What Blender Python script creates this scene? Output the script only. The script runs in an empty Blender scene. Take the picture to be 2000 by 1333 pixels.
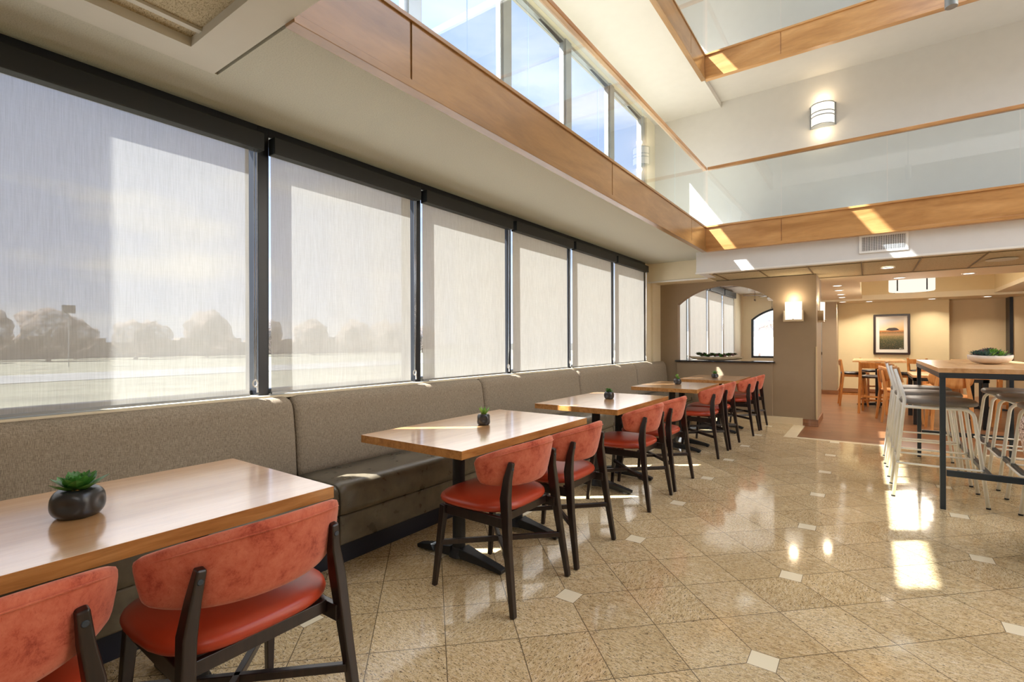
import bpy, bmesh, math, random
from mathutils import Vector, Matrix, Euler

random.seed(7)
S = bpy.context.scene
C = S.collection
PI = math.pi

# ------------------------------------------------------------------ camera
cam_d = bpy.data.cameras.new('camera')
cam = bpy.data.objects.new('camera', cam_d)
C.objects.link(cam)
S.camera = cam
cam_d.sensor_width = 36.0
cam_d.lens = 36.0 * 965.6 / 2000.0
cam_d.clip_start = 0.05
cam_d.clip_end = 500
cam_d.shift_y = 4.0 / 2000.0
YAW, ROLL, CH = 0.6232, -0.0034, 1.27
_f = Vector((-math.sin(YAW), math.cos(YAW), 0))
_r0 = Vector((math.cos(YAW), math.sin(YAW), 0)); _u0 = Vector((0, 0, 1))
_r = _r0 * math.cos(ROLL) + _u0 * math.sin(ROLL)
_u = -_r0 * math.sin(ROLL) + _u0 * math.cos(ROLL)
M = Matrix((_r, _u, -_f)).transposed().to_4x4()
M.translation = Vector((0, 0, CH))
cam.matrix_world = M

# ------------------------------------------------------------------ colour management
S.view_settings.view_transform = 'Standard'
S.view_settings.look = 'None'
S.view_settings.gamma = 1.0
S.view_settings.use_curve_mapping = False
S.view_settings.exposure = -0.08
try:
    S.cycles.use_denoising = True
    S.cycles.denoiser = 'OPENIMAGEDENOISE'
    S.cycles.denoising_input_passes = 'RGB_ALBEDO_NORMAL'
    S.cycles.max_bounces = 10
    S.cycles.diffuse_bounces = 5
    S.cycles.glossy_bounces = 4
    S.cycles.transmission_bounces = 6
    S.cycles.transparent_max_bounces = 24
    S.cycles.sample_clamp_indirect = 6.0
    S.cycles.caustics_reflective = False
    S.cycles.caustics_refractive = False
    S.cycles.blur_glossy = 0.5
except Exception:
    pass

# ------------------------------------------------------------------ node helpers
def s2l(c):
    return tuple((v / 12.92 if v <= 0.04045 else ((v + 0.055) / 1.055) ** 2.4) for v in (x / 255.0 for x in c)) + (1.0,)

class NT:
    def __init__(self, tree):
        self.t = tree; self.t.nodes.clear()
    def n(self, kind, **kw):
        nd = self.t.nodes.new(kind)
        for k, v in kw.items():
            if k == 'ins':
                for i, x in v.items(): self.put(nd, i, x)
            else: setattr(nd, k, v)
        return nd
    def put(self, nd, i, x):
        s = nd.inputs[i]
        if isinstance(x, bpy.types.NodeSocket): self.t.links.new(x, s)
        elif isinstance(x, bpy.types.Node): self.t.links.new(x.outputs[0], s)
        else: s.default_value = x
    def math(self, op, a, b=None, c=None, clamp=False):
        nd = self.t.nodes.new('ShaderNodeMath'); nd.operation = op; nd.use_clamp = clamp
        self.put(nd, 0, a)
        if b is not None: self.put(nd, 1, b)
        if c is not None: self.put(nd, 2, c)
        return nd.outputs[0]
    def mix(self, f, a, b, blend='MIX'):
        nd = self.t.nodes.new('ShaderNodeMix'); nd.data_type = 'RGBA'; nd.blend_type = blend
        self.put(nd, 0, f); self.put(nd, 6, a); self.put(nd, 7, b)
        return nd.outputs[2]
    def ramp(self, f, stops, interp='LINEAR'):
        nd = self.t.nodes.new('ShaderNodeValToRGB'); nd.color_ramp.interpolation = interp
        e = nd.color_ramp.elements
        while len(e) < len(stops): e.new(0.5)
        for k, (p, c) in enumerate(stops):
            e[k].position = p; e[k].color = c if len(c) == 4 else tuple(c) + (1.0,)
        self.put(nd, 0, f); return nd.outputs[0]
    def noise(self, vec, scale, detail=2.0, rough=0.5, dist=0.0):
        nd = self.t.nodes.new('ShaderNodeTexNoise')
        if vec is not None: self.put(nd, 'Vector', vec)
        nd.inputs['Scale'].default_value = scale; nd.inputs['Detail'].default_value = detail
        nd.inputs['Roughness'].default_value = rough; nd.inputs['Distortion'].default_value = dist
        return nd.outputs[0]
    def obj(self):
        return self.t.nodes.new('ShaderNodeTexCoord').outputs['Object']
    def mapping(self, vec, scale=(1, 1, 1), rot=(0, 0, 0), loc=(0, 0, 0)):
        nd = self.t.nodes.new('ShaderNodeMapping'); self.put(nd, 0, vec)
        nd.inputs['Scale'].default_value = scale; nd.inputs['Rotation'].default_value = rot; nd.inputs['Location'].default_value = loc
        return nd.outputs[0]
    def bump(self, h, strength=0.3, dist=0.01):
        nd = self.t.nodes.new('ShaderNodeBump'); nd.inputs['Strength'].default_value = strength
        nd.inputs['Distance'].default_value = dist; self.put(nd, 'Height', h); return nd.outputs[0]
    def bsdf(self, col, rough=0.5, metal=0.0, spec=0.5, normal=None, coat=0.0, coat_rough=0.1, sheen=0.0, sheen_tint=None):
        nd = self.t.nodes.new('ShaderNodeBsdfPrincipled')
        self.put(nd, 'Base Color', col); self.put(nd, 'Roughness', rough); self.put(nd, 'Metallic', metal)
        self.put(nd, 'Specular IOR Level', spec)
        if normal is not None: self.put(nd, 'Normal', normal)
        if coat: nd.inputs['Coat Weight'].default_value = coat; nd.inputs['Coat Roughness'].default_value = coat_rough
        if sheen:
            nd.inputs['Sheen Weight'].default_value = sheen; nd.inputs['Sheen Roughness'].default_value = 0.4
            if sheen_tint: nd.inputs['Sheen Tint'].default_value = sheen_tint
        return nd.outputs[0]
    def out(self, sh):
        o = self.t.nodes.new('ShaderNodeOutputMaterial'); self.t.links.new(sh, o.inputs[0])

def new_mat(name):
    m = bpy.data.materials.new(name); m.use_nodes = True
    return m, NT(m.node_tree)

def plain(name, rgb, rough=0.5, metal=0.0, spec=0.5, var=0.04, scale=8.0, bump=0.0, bscale=200.0, **kw):
    m, t = new_mat(name)
    v = t.obj()
    n = t.noise(v, scale, 3)
    c = s2l(rgb)
    dk = tuple(x * (1 - var * 2) for x in c[:3]) + (1,)
    lt = tuple(min(1, x * (1 + var)) for x in c[:3]) + (1,)
    col = t.ramp(n, [(0.3, dk), (0.7, lt)])
    nr = t.bump(t.noise(v, bscale, 2), bump, 0.003) if bump else None
    t.out(t.bsdf(col, rough, metal, spec, nr, **kw))
    return m

# ------------------------------------------------------------------ world, sun
W = bpy.data.worlds.new('world'); S.world = W; W.use_nodes = True
wt = NT(W.node_tree)
tc = wt.t.nodes.new('ShaderNodeTexCoord').outputs['Generated']
sep = wt.n('ShaderNodeSeparateXYZ', ins={0: tc})
zz = wt.math('MULTIPLY', sep.outputs[2], 1.0, clamp=True)
skyc = wt.ramp(zz, [(0.0, (0.74, 0.80, 0.92)), (0.12, (0.56, 0.67, 0.92)), (0.45, (0.42, 0.57, 0.90)), (1.0, (0.25, 0.42, 0.80))])
cl = wt.noise(wt.mapping(tc, scale=(1.0, 1.0, 4.5)), 2.2, 5, 0.55)
clf = wt.ramp(cl, [(0.50, (0, 0, 0)), (0.66, (1, 1, 1))])
clf = wt.math('MULTIPLY', clf, wt.ramp(zz, [(0.35, (1, 1, 1)), (0.6, (0.15,) * 3)]))
skyc = wt.mix(clf, skyc, (0.95, 0.95, 0.96, 1))
gr = wt.math('LESS_THAN', sep.outputs[2], -0.001)
skyc = wt.mix(gr, skyc, (0.42, 0.41, 0.38, 1))
bg = wt.n('ShaderNodeBackground', ins={0: skyc, 1: 1.55})
wo = wt.t.nodes.new('ShaderNodeOutputWorld'); wt.t.links.new(bg.outputs[0], wo.inputs[0])

SUN = Vector((1.0, 0.78, -1.46)).normalized()
sd = bpy.data.lights.new('sun', 'SUN'); sd.energy = 32.0; sd.angle = 0.010; sd.color = (1.0, 0.985, 0.96)
so = bpy.data.objects.new('sun', sd); C.objects.link(so)
so.rotation_euler = SUN.to_track_quat('-Z', 'Y').to_euler(); so.location = (-10, -8, 18)

def area(name, loc, size, energy, color=(1, 1, 1), direction=(0, 0, -1), spread=PI):
    d = bpy.data.lights.new(name, 'AREA'); d.shape = 'RECTANGLE'; d.size = size[0]; d.size_y = size[1]
    d.energy = energy; d.color = color; d.spread = spread
    o = bpy.data.objects.new(name, d); C.objects.link(o); o.location = loc
    o.rotation_euler = Vector(direction).to_track_quat('-Z', 'Y').to_euler()
    return o
# unseen fill lights added at the roof opening and window fronts to boost daylight
area('roof_fill', (3.0, 4.2, 7.5), (5.0, 6.0), 230, (0.93, 0.96, 1.0))
area('window_fill_lower', (-2.86, 3.6, 1.75), (8.8, 1.3), 34, (0.96, 0.97, 1.0), (1, 0, -0.1))
area('window_fill_upper', (-3.0, 4.0, 4.0), (8.0, 1.8), 45, (0.92, 0.95, 1.0), (1, 0, -0.2))
# unseen fill light added under the hall ceiling behind the camera
area('hall_fill', (1.2, -1.2, 2.56), (3.0, 2.0), 42, (1.0, 0.98, 0.95))

# ------------------------------------------------------------------ materials
MT = {}
def granite():
    m, t = new_mat('granite_floor')
    v = t.obj(); sp = t.n('ShaderNodeSeparateXYZ', ins={0: v})
    x, y = sp.outputs[0], sp.outputs[1]
    P = 0.88; X0, Y0 = -0.34, 2.18
    xs = t.math('SUBTRACT', x, X0); ys = t.math('SUBTRACT', y, Y0)
    k = math.sqrt(0.5); T = P * math.sqrt(0.5) / 2
    u = t.math('DIVIDE', t.math('MULTIPLY', t.math('ADD', xs, ys), k), T)
    w = t.math('DIVIDE', t.math('MULTIPLY', t.math('SUBTRACT', ys, xs), k), T)
    def fr(a): # distance to nearest integer
        return t.math('ABSOLUTE', t.math('SUBTRACT', a, t.math('ROUND', a)))
    gl = t.math('LESS_THAN', t.math('MINIMUM', fr(u), fr(w)), 0.0065)
    ins_d = t.math('MULTIPLY', t.math('MAXIMUM', fr(t.math('DIVIDE', xs, P)), fr(t.math('DIVIDE', ys, P))), P)
    ins = t.math('LESS_THAN', ins_d, 0.051)
    ing = t.math('MULTIPLY', t.math('LESS_THAN', ins_d, 0.0535), t.math('SUBTRACT', 1.0, ins))
    cid = t.n('ShaderNodeCombineXYZ', ins={0: t.math('FLOOR', u), 1: t.math('FLOOR', w)})
    wn = t.n('ShaderNodeTexWhiteNoise', noise_dimensions='3D', ins={0: cid.outputs[0]})
    rs = t.n('ShaderNodeSeparateColor', ins={0: wn.outputs[1]})
    off = t.n('ShaderNodeVectorMath', operation='MULTIPLY_ADD'); t.put(off, 0, wn.outputs[1]); off.inputs[1].default_value = (7, 7, 7); t.put(off, 2, v)
    va = t.mapping(off.outputs[0], scale=(1.0, 3.4, 1), rot=(0, 0, 0.25))
    vb = t.mapping(off.outputs[0], scale=(3.4, 1.0, 1), rot=(0, 0, -0.35))
    pick = t.math('GREATER_THAN', rs.outputs[0], 0.62)
    vm = t.n('ShaderNodeMix', data_type='VECTOR'); t.put(vm, 0, pick); t.put(vm, 4, va); t.put(vm, 5, vb)
    vv = vm.outputs[1]
    base = t.ramp(t.noise(vv, 30, 4, 0.65), [(0.28, s2l((182, 156, 114))), (0.5, s2l((220, 200, 160))), (0.72, s2l((236, 223, 196)))])
    big = t.ramp(t.noise(off.outputs[0], 2.6, 2), [(0.35, (0.92, 0.88, 0.82)), (0.7, (1.03, 1.02, 1.01))])
    base = t.mix(1.0, base, big, 'MULTIPLY')
    tint = t.ramp(rs.outputs[1], [(0.0, (0.90, 0.87, 0.82)), (1.0, (1.05, 1.03, 1.0))])
    base = t.mix(1.0, base, tint, 'MULTIPLY')
    fl = t.noise(vv, 75, 3, 0.6)
    f1 = t.ramp(fl, [(0.36, (1, 1, 1)), (0.41, (0, 0, 0))])
    base = t.mix(f1, base, s2l((58, 42, 30)))
    f2 = t.ramp(t.noise(vv, 130, 2, 0.6), [(0.36, (0.85, 0.85, 0.85)), (0.43, (0, 0, 0))])
    base = t.mix(f2, base, s2l((104, 78, 50)))
    base = t.mix(gl, base, s2l((112, 96, 72)))
    base = t.mix(ins, base, s2l((238, 226, 196)))
    base = t.mix(ing, base, s2l((112, 96, 72)))
    rough = t.ramp(t.noise(v, 1.6, 4, 0.6), [(0.3, (0.06,) * 3), (0.75, (0.11,) * 3)])
    t.out(t.bsdf(base, rough, 0, 0.5))
    return m
MT['granite'] = granite()

def planks(name, c1, c2, c3, wid, length, along='X', rough=0.4, spec=0.5):
    m, t = new_mat(name)
    v = t.obj(); sp = t.n('ShaderNodeSeparateXYZ', ins={0: v})
    a, b = (sp.outputs[0], sp.outputs[1]) if along == 'X' else (sp.outputs[1], sp.outputs[0])
    r = t.math('DIVIDE', b, wid); ri = t.math('FLOOR', r)
    a2 = t.math('ADD', t.math('DIVIDE', a, length), t.math('MULTIPLY', ri, 0.37)); ai = t.math('FLOOR', a2)
    wn = t.n('ShaderNodeTexWhiteNoise', noise_dimensions='2D', ins={0: t.n('ShaderNodeCombineXYZ', ins={0: ri, 1: ai}).outputs[0]})
    sc = (1.5, 18, 1) if along == 'X' else (18, 1.5, 1)
    vo = t.n('ShaderNodeVectorMath', operation='MULTIPLY_ADD'); t.put(vo, 0, wn.outputs[1]); vo.inputs[1].default_value = (5, 5, 5); t.put(vo, 2, v)
    g = t.noise(t.mapping(vo.outputs[0], scale=sc), 2.5, 4, 0.6, 0.4)
    col = t.ramp(g, [(0.3, s2l(c1)), (0.5, s2l(c2)), (0.72, s2l(c3))])
    tint = t.ramp(wn.outputs[0], [(0, (0.84, 0.82, 0.80)), (1, (1.08, 1.06, 1.04))])
    col = t.mix(1.0, col, tint, 'MULTIPLY')
    e1 = t.math('LESS_THAN', t.math('FRACT', r), 0.02); e2 = t.math('LESS_THAN', t.math('FRACT', a2), 0.004)
    col = t.mix(t.math('MAXIMUM', e1, e2), col, s2l((84, 52, 34)))
    t.out(t.bsdf(col, rough, 0, spec)); return m
MT['wood_floor'] = planks('wood_plank_floor', (100, 66, 42), (128, 86, 56), (148, 104, 70), 0.15, 1.2, 'X', 0.3, 0.4)

def wood(name, c1, c2, c3, along='Y', scale=3.0, rough=0.35, coat=0.0, spec=0.5, stretch=14):
    m, t = new_mat(name)
    v = t.obj()
    sc = {'X': (1, stretch, stretch), 'Y': (stretch, 1, stretch), 'Z': (stretch, stretch, 1)}[along]
    oi = t.n('ShaderNodeObjectInfo')
    vo = t.n('ShaderNodeVectorMath', operation='ADD'); t.put(vo, 0, v)
    t.put(vo, 1, t.n('ShaderNodeCombineXYZ', ins={0: oi.outputs['Random'], 1: oi.outputs['Random'], 2: oi.outputs['Random']}).outputs[0])
    g = t.noise(t.mapping(vo.outputs[0], scale=sc), scale, 4, 0.55, 0.6)
    col = t.ramp(g, [(0.3, s2l(c1)), (0.5, s2l(c2)), (0.72, s2l(c3))])
    fine = t.ramp(t.noise(t.mapping(vo.outputs[0], scale=sc), scale * 9, 2), [(0.3, (0.93,) * 3), (0.7, (1.03,) * 3)])
    col = t.mix(1.0, col, fine, 'MULTIPLY')
    t.out(t.bsdf(col, rough, 0, spec, coat=coat, coat_rough=0.18)); return m
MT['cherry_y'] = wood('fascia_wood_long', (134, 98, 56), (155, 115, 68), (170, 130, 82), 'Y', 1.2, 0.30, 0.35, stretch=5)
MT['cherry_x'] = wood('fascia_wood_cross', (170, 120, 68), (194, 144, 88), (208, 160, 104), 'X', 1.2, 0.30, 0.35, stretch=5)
MT['table_top'] = wood('table_laminate', (196, 142, 88), (210, 158, 104), (220, 172, 122), 'Y', 1.6, 0.3, 0.0, 0.5, stretch=9)
_b = [n for n in MT['table_top'].node_tree.nodes if n.type == 'BSDF_PRINCIPLED'][0]
_b.inputs['Coat Weight'].default_value = 1.0; _b.inputs['Coat Roughness'].default_value = 0.13; _b.inputs['Coat IOR'].default_value = 2.7
MT['table_edge'] = wood('table_edge_band', (158, 104, 50), (184, 128, 70), (200, 146, 86), 'Y', 4.0, 0.35, stretch=9)
MT['maple'] = wood('maple_chair', (196, 130, 70), (216, 152, 90), (230, 172, 110), 'Z', 3.0, 0.35, stretch=8)
MT['oak'] = wood('oak_stool', (172, 104, 46), (196, 128, 64), (210, 146, 82), 'Z', 3.0, 0.35, stretch=8)
MT['maple_top'] = wood('maple_table_top', (205, 152, 100), (222, 174, 122), (234, 190, 142), 'Y', 2.0, 0.28, 0.3, stretch=9)
MT['dark_wood'] = wood('espresso_wood', (22, 13, 11), (34, 20, 17), (46, 29, 24), 'Z', 4.0, 0.32, 0.2)
MT['brown_base'] = wood('brown_baseboard', (112, 72, 44), (134, 90, 58), (150, 104, 70), 'X', 3.0, 0.4)

def ceiling_mat(name, rgb, bs, sc=160):
    m, t = new_mat(name); v = t.obj()
    n = t.noise(v, sc, 3, 0.7)
    col = t.ramp(n, [(0.30, tuple(x * 0.80 for x in s2l(rgb)[:3])), (0.5, s2l(rgb)), (0.8, tuple(min(1, x * 1.06) for x in s2l(rgb)[:3]))])
    t.out(t.bsdf(col, 0.9, 0, 0.2, t.bump(n, bs, 0.004))); return m
MT['stipple'] = ceiling_mat('stippled_ceiling', (192, 190, 174), 0.6)
MT['smooth_band'] = plain('smooth_ceiling_paint', (198, 194, 180), 0.8, var=0.01)
MT['white_paint'] = plain('white_paint', (226, 222, 214), 0.75, var=0.01, spec=0.3)
MT['cream_paint'] = plain('cream_paint', (226, 214, 186), 0.75, var=0.01, spec=0.3)
MT['warm_white'] = plain('warm_white_paint', (206, 201, 193), 0.75, var=0.01, spec=0.3)
MT['taupe_paint'] = plain('taupe_paint', (158, 139, 114), 0.6, var=0.015, spec=0.35)
MT['yellow_paint'] = plain('yellow_cream_paint', (216, 198, 156), 0.7, var=0.01, spec=0.3)
MT['tan_paint'] = plain('tan_paint', (212, 190, 152), 0.7, var=0.01, spec=0.3)
MT['grey_paint'] = plain('soffit_paint', (212, 210, 207), 0.75, var=0.01, spec=0.3)

def acoustic():
    m, t = new_mat('acoustic_tile'); v = t.obj()
    vv = t.mapping(v, scale=(1, 2.2, 1), rot=(0, 0, 0.5))
    n = t.noise(vv, 70, 4, 0.7, 1.5)
    col = t.ramp(n, [(0.36, s2l((128, 114, 86))), (0.47, s2l((196, 182, 150))), (0.7, s2l((214, 202, 172)))])
    t.out(t.bsdf(col, 0.95, 0, 0.1, t.bump(n, 0.9, 0.006))); return m
MT['acoustic'] = acoustic()
MT['groove'] = plain('tile_groove', (120, 104, 76), 0.9)

def blind():
    m, t = new_mat('solar_shade_fabric'); v = t.obj()
    n1 = t.noise(t.mapping(v, scale=(1, 10, 0.22)), 34, 3, 0.7)
    n2 = t.noise(t.mapping(v, scale=(1, 0.4, 10)), 34, 2, 0.7)
    n = t.math('ADD', t.math('MULTIPLY', n1, 0.85), t.math('MULTIPLY', n2, 0.15))
    col = t.ramp(n, [(0.36, s2l((194, 192, 185))), (0.64, s2l((216, 215, 209)))])
    geo = t.n('ShaderNodeNewGeometry')
    dot = t.n('ShaderNodeVectorMath', operation='DOT_PRODUCT'); t.put(dot, 0, geo.outputs['Normal']); t.put(dot, 1, geo.outputs['Incoming'])
    cs = t.math('ABSOLUTE', dot.outputs['Value'])
    mr = t.n('ShaderNodeMapRange', interpolation_type='SMOOTHSTEP'); t.put(mr, 0, cs)
    mr.inputs[1].default_value = 0.56; mr.inputs[2].default_value = 1.0; mr.inputs[3].default_value = 0.0; mr.inputs[4].default_value = 0.27
    op = t.math('MULTIPLY', mr.outputs[0], t.math('ADD', 0.55, t.math('MULTIPLY', n, 0.9)))
    dif = t.n('ShaderNodeBsdfDiffuse', ins={0: col})
    tr = t.n('ShaderNodeBsdfTranslucent', ins={0: col})
    mx = t.n('ShaderNodeMixShader', ins={0: 0.145, 1: dif.outputs[0], 2: tr.outputs[0]})
    tp = t.n('ShaderNodeBsdfTransparent')
    m2 = t.n('ShaderNodeMixShader', ins={0: op, 1: mx.outputs[0], 2: tp.outputs[0]})
    t.out(m2.outputs[0]); return m
MT['blind'] = blind()

def glass(name, tint, refl=1.0, base=0.0, rough=0.0):
    m, t = new_mat(name)
    fr = t.n('ShaderNodeFresnel'); fr.inputs[0].default_value = 1.5
    f = t.math('ADD', t.math('MULTIPLY', fr.outputs[0], refl), base, clamp=True)
    bf = t.n('ShaderNodeNewGeometry').outputs['Backfacing']
    f = t.math('MULTIPLY', f, t.math('SUBTRACT', 1.0, bf))
    tp = t.n('ShaderNodeBsdfTransparent', ins={0: tint + (1,)})
    gl = t.n('ShaderNodeBsdfGlossy', ins={0: (1, 1, 1, 1), 1: rough})
    t.out(t.n('ShaderNodeMixShader', ins={0: f, 1: tp.outputs[0], 2: gl.outputs[0]}).outputs[0]); return m
MT['pane'] = glass('window_glass', (0.975, 0.985, 0.99), 0.8)
MT['rail_glass'] = glass('railing_glass', (0.935, 0.97, 0.98), 1.0, 0.06)

def weave(name, c1, c2, c3, sc=60, rough=0.9, dirx=(1, 8, 0.6), diry=(1, 0.6, 8), bump=0.3):
    m, t = new_mat(name); v = t.obj()
    n1 = t.noise(t.mapping(v, scale=dirx), sc, 2, 0.6); n2 = t.noise(t.mapping(v, scale=diry), sc, 2, 0.6)
    n = t.math('ADD', t.math('MULTIPLY', n1, 0.6), t.math('MULTIPLY', n2, 0.4))
    col = t.ramp(n, [(0.40, s2l(c1)), (0.5, s2l(c2)), (0.60, s2l(c3))])
    t.out(t.bsdf(col, rough, 0, 0.25, t.bump(n, bump, 0.002))); return m
MT['bench_fabric'] = weave('bench_back_fabric', (124, 112, 95), (148, 135, 116), (172, 158, 138), 95)
MT['tweed'] = weave('pink_tweed', (92, 62, 54), (196, 168, 152), (232, 212, 198), 55, dirx=(1, 1, 2.2), diry=(1.5, 1, 1), bump=0.9)
def vinyl(name, c1, c2, rough, bump=0.15, sc=9):
    m, t = new_mat(name); v = t.obj()
    n = t.noise(v, sc, 4, 0.55, 0.1)
    col = t.ramp(n, [(0.3, s2l(c1)), (0.7, s2l(c2))])
    r = t.ramp(n, [(0.3, (rough * 0.85,) * 3), (0.7, (rough * 1.2,) * 3)])
    t.out(t.bsdf(col, r, 0, 0.5)); return m
MT['bench_vinyl'] = vinyl('bench_seat_vinyl', (90, 82, 68), (118, 109, 92), 0.30, 0.03, 11)
MT['coral_vinyl'] = vinyl('coral_seat_vinyl', (164, 50, 24), (182, 68, 38), 0.34, 0.08, 4)
MT['grey_vinyl'] = vinyl('grey_seat_vinyl', (104, 98, 92), (132, 124, 114), 0.42, 0.08, 6)
MT['sage_vinyl'] = vinyl('sage_grey_leather', (112, 112, 98), (136, 136, 122), 0.42, 0.08, 6)
MT['black_vinyl'] = vinyl('black_seat_vinyl', (38, 32, 30), (58, 48, 44), 0.4, 0.08, 6)
def velvet():
    m, t = new_mat('coral_velvet'); v = t.obj()
    n = t.noise(v, 11, 9, 0.78, 0.25)
    col = t.ramp(n, [(0.34, s2l((138, 52, 38))), (0.47, s2l((190, 96, 72))), (0.66, s2l((206, 118, 92)))])
    f = t.noise(t.mapping(v, scale=(1, 4, 1.5), rot=(0.8, 0, 0)), 45, 4, 0.75, 1.2)
    col = t.mix(t.ramp(f, [(0.30, (0.55,) * 3), (0.42, (0, 0, 0))]), col, s2l((150, 50, 32)))
    t.out(t.bsdf(col, 0.85, 0, 0.15, t.bump(f, 0.12, 0.002), sheen=0.5, sheen_tint=(1, 0.72, 0.6, 1))); return m
MT['velvet'] = velvet()
MT['kick'] = plain('navy_kick_board', (20, 24, 40), 0.4)
MT['mullion'] = plain('black_mullion', (22, 25, 32), 0.35)
MT['valance'] = plain('dark_valance', (20, 23, 22), 0.45)
MT['alum'] = plain('grey_aluminium', (158, 162, 162), 0.35, 0.6)
MT['chrome'] = plain('chrome', (200, 205, 212), 0.15, 1.0)
MT['white_plastic'] = plain('white_plastic', (232, 230, 224), 0.4)
MT['cast_iron'] = plain('black_cast_iron', (28, 30, 32), 0.5, bump=0.2)
MT['steel'] = plain('blue_grey_steel', (44, 54, 62), 0.4)
MT['white_steel'] = plain('white_powder_coat', (240, 239, 232), 0.35)
MT['rubber'] = plain('black_rubber', (18, 18, 18), 0.7)
MT['ceramic'] = plain('black_ceramic', (40, 40, 42), 0.3, spec=0.6, var=0.15)
MT['gravel'] = plain('ochre_gravel', (190, 140, 70), 0.8, var=0.3, scale=120)
MT['soil'] = plain('dark_soil', (40, 30, 22), 0.95)
MT['leaf_dark'] = plain('leaf_dark_green', (74, 132, 54), 0.4, var=0.2, scale=30)
MT['leaf_light'] = plain('leaf_light_green', (124, 176, 72), 0.4, var=0.15, scale=30)
MT['leaf_blue'] = plain('leaf_blue_green', (84, 118, 108), 0.5, var=0.2, scale=30)
MT['leaf_purple'] = plain('leaf_purple_grey', (128, 92, 100), 0.5, var=0.2, scale=30)
MT['leaf_olive'] = plain('leaf_olive', (66, 84, 44), 0.5, var=0.25, scale=30)
MT['white_bowl'] = plain('chalk_white_bowl', (226, 214, 200), 0.6, var=0.08, scale=12)
MT['stone_bowl'] = plain('pale_wood_bowl', (186, 170, 140), 0.6, var=0.1, scale=16)
MT['black_stone'] = plain('black_stone_ledge', (28, 28, 34), 0.12, spec=0.7)
MT['cream_tile'] = plain('cream_tile', (232, 216, 182), 0.18, var=0.03, scale=3)
MT['door_white'] = plain('white_door', (232, 232, 228), 0.5)
MT['frame_brown'] = plain('dark_picture_frame', (44, 24, 16), 0.35)
MT['mat_board'] = plain('mat_board', (222, 216, 204), 0.8, var=0.01)
MT['vent_white'] = plain('vent_white', (232, 230, 226), 0.5)
MT['black'] = plain('black_void', (16, 16, 16), 0.8)
MT['fan_brown'] = plain('fan_brown', (80, 58, 42), 0.5)
MT['brass'] = plain('satin_nickel', (190, 170, 140), 0.35, 0.8)
MT['sconce_metal'] = plain('sconce_cream_metal', (214, 196, 164), 0.4)
def emis(name, col, strength, mixf=1.0):
    m, t = new_mat(name)
    e = t.n('ShaderNodeEmission', ins={0: col + (1,), 1: strength}); t.out(e.outputs[0]); return m
MT['lamp'] = emis('downlight_glow', (1.0, 0.93, 0.82), 6.0)
MT['shade_glow'] = emis('lit_drum_shade', (1.0, 0.93, 0.80), 1.15)
MT['sconce_glow'] = emis('lit_sconce_glass', (1.0, 0.90, 0.76), 1.5)
# outdoors
MT['asphalt'] = plain('asphalt', (124, 124, 122), 0.9, var=0.1, scale=0.5)
MT['lawn'] = plain('dry_lawn', (116, 114, 96), 0.95, var=0.15, scale=0.6)
MT['bark'] = plain('bare_twigs', (150, 138, 128), 0.9, var=0.2, scale=2)
def twigs():
    m, t = new_mat('bare_twig_haze'); v = t.obj()
    n = t.noise(v, 2.6, 5, 0.75)
    f = t.ramp(n, [(0.42, (0.15,) * 3), (0.60, (0.85,) * 3)])
    d = t.n('ShaderNodeBsdfDiffuse', ins={0: s2l((128, 116, 108))}); tp = t.n('ShaderNodeBsdfTransparent')
    t.out(t.n('ShaderNodeMixShader', ins={0: f, 1: d.outputs[0], 2: tp.outputs[0]}).outputs[0]); return m
MT['twigs'] = twigs()
MT['brick'] = plain('pale_brick', (222, 190, 174), 0.9, var=0.1, scale=2)
MT['stucco'] = plain('pale_stucco', (240, 234, 222), 0.85, var=0.03, scale=1)
MT['concrete'] = plain('pale_concrete', (168, 164, 156), 0.85, var=0.05, scale=1)

def picture_mat():
    m, t = new_mat('landscape_print'); v = t.obj()
    sp = t.n('ShaderNodeSeparateXYZ', ins={0: v}); x, z = sp.outputs[0], sp.outputs[2]
    h = t.math('DIVIDE', t.math('ADD', z, 0.36), 0.72)
    n = t.noise(v, 45, 4, 0.8); hh = t.math('ADD', h, t.math('MULTIPLY', t.math('SUBTRACT', n, 0.5), 0.10))
    field = t.ramp(hh, [(0.0, s2l((28, 34, 14))), (0.28, s2l((52, 60, 22))), (0.42, s2l((120, 104, 52))), (0.5, s2l((176, 132, 84))), (0.56, s2l((110, 84, 34))), (0.62, s2l((196, 118, 48)))])
    field = t.mix(t.ramp(t.noise(v, 90, 3, 0.7), [(0.55, (0, 0, 0)), (0.66, (0.5,) * 3)]), field, s2l((206, 160, 110)))
    sky = t.ramp(t.math('ADD', h, t.math('MULTIPLY', x, -0.5)), [(0.5, s2l((236, 176, 96))), (0.75, s2l((232, 204, 160))), (1.0, s2l((206, 204, 200)))])
    col = t.mix(t.math('GREATER_THAN', h, 0.63), field, sky)
    t.out(t.bsdf(col, 0.35)); return m
MT['picture'] = picture_mat()

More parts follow.
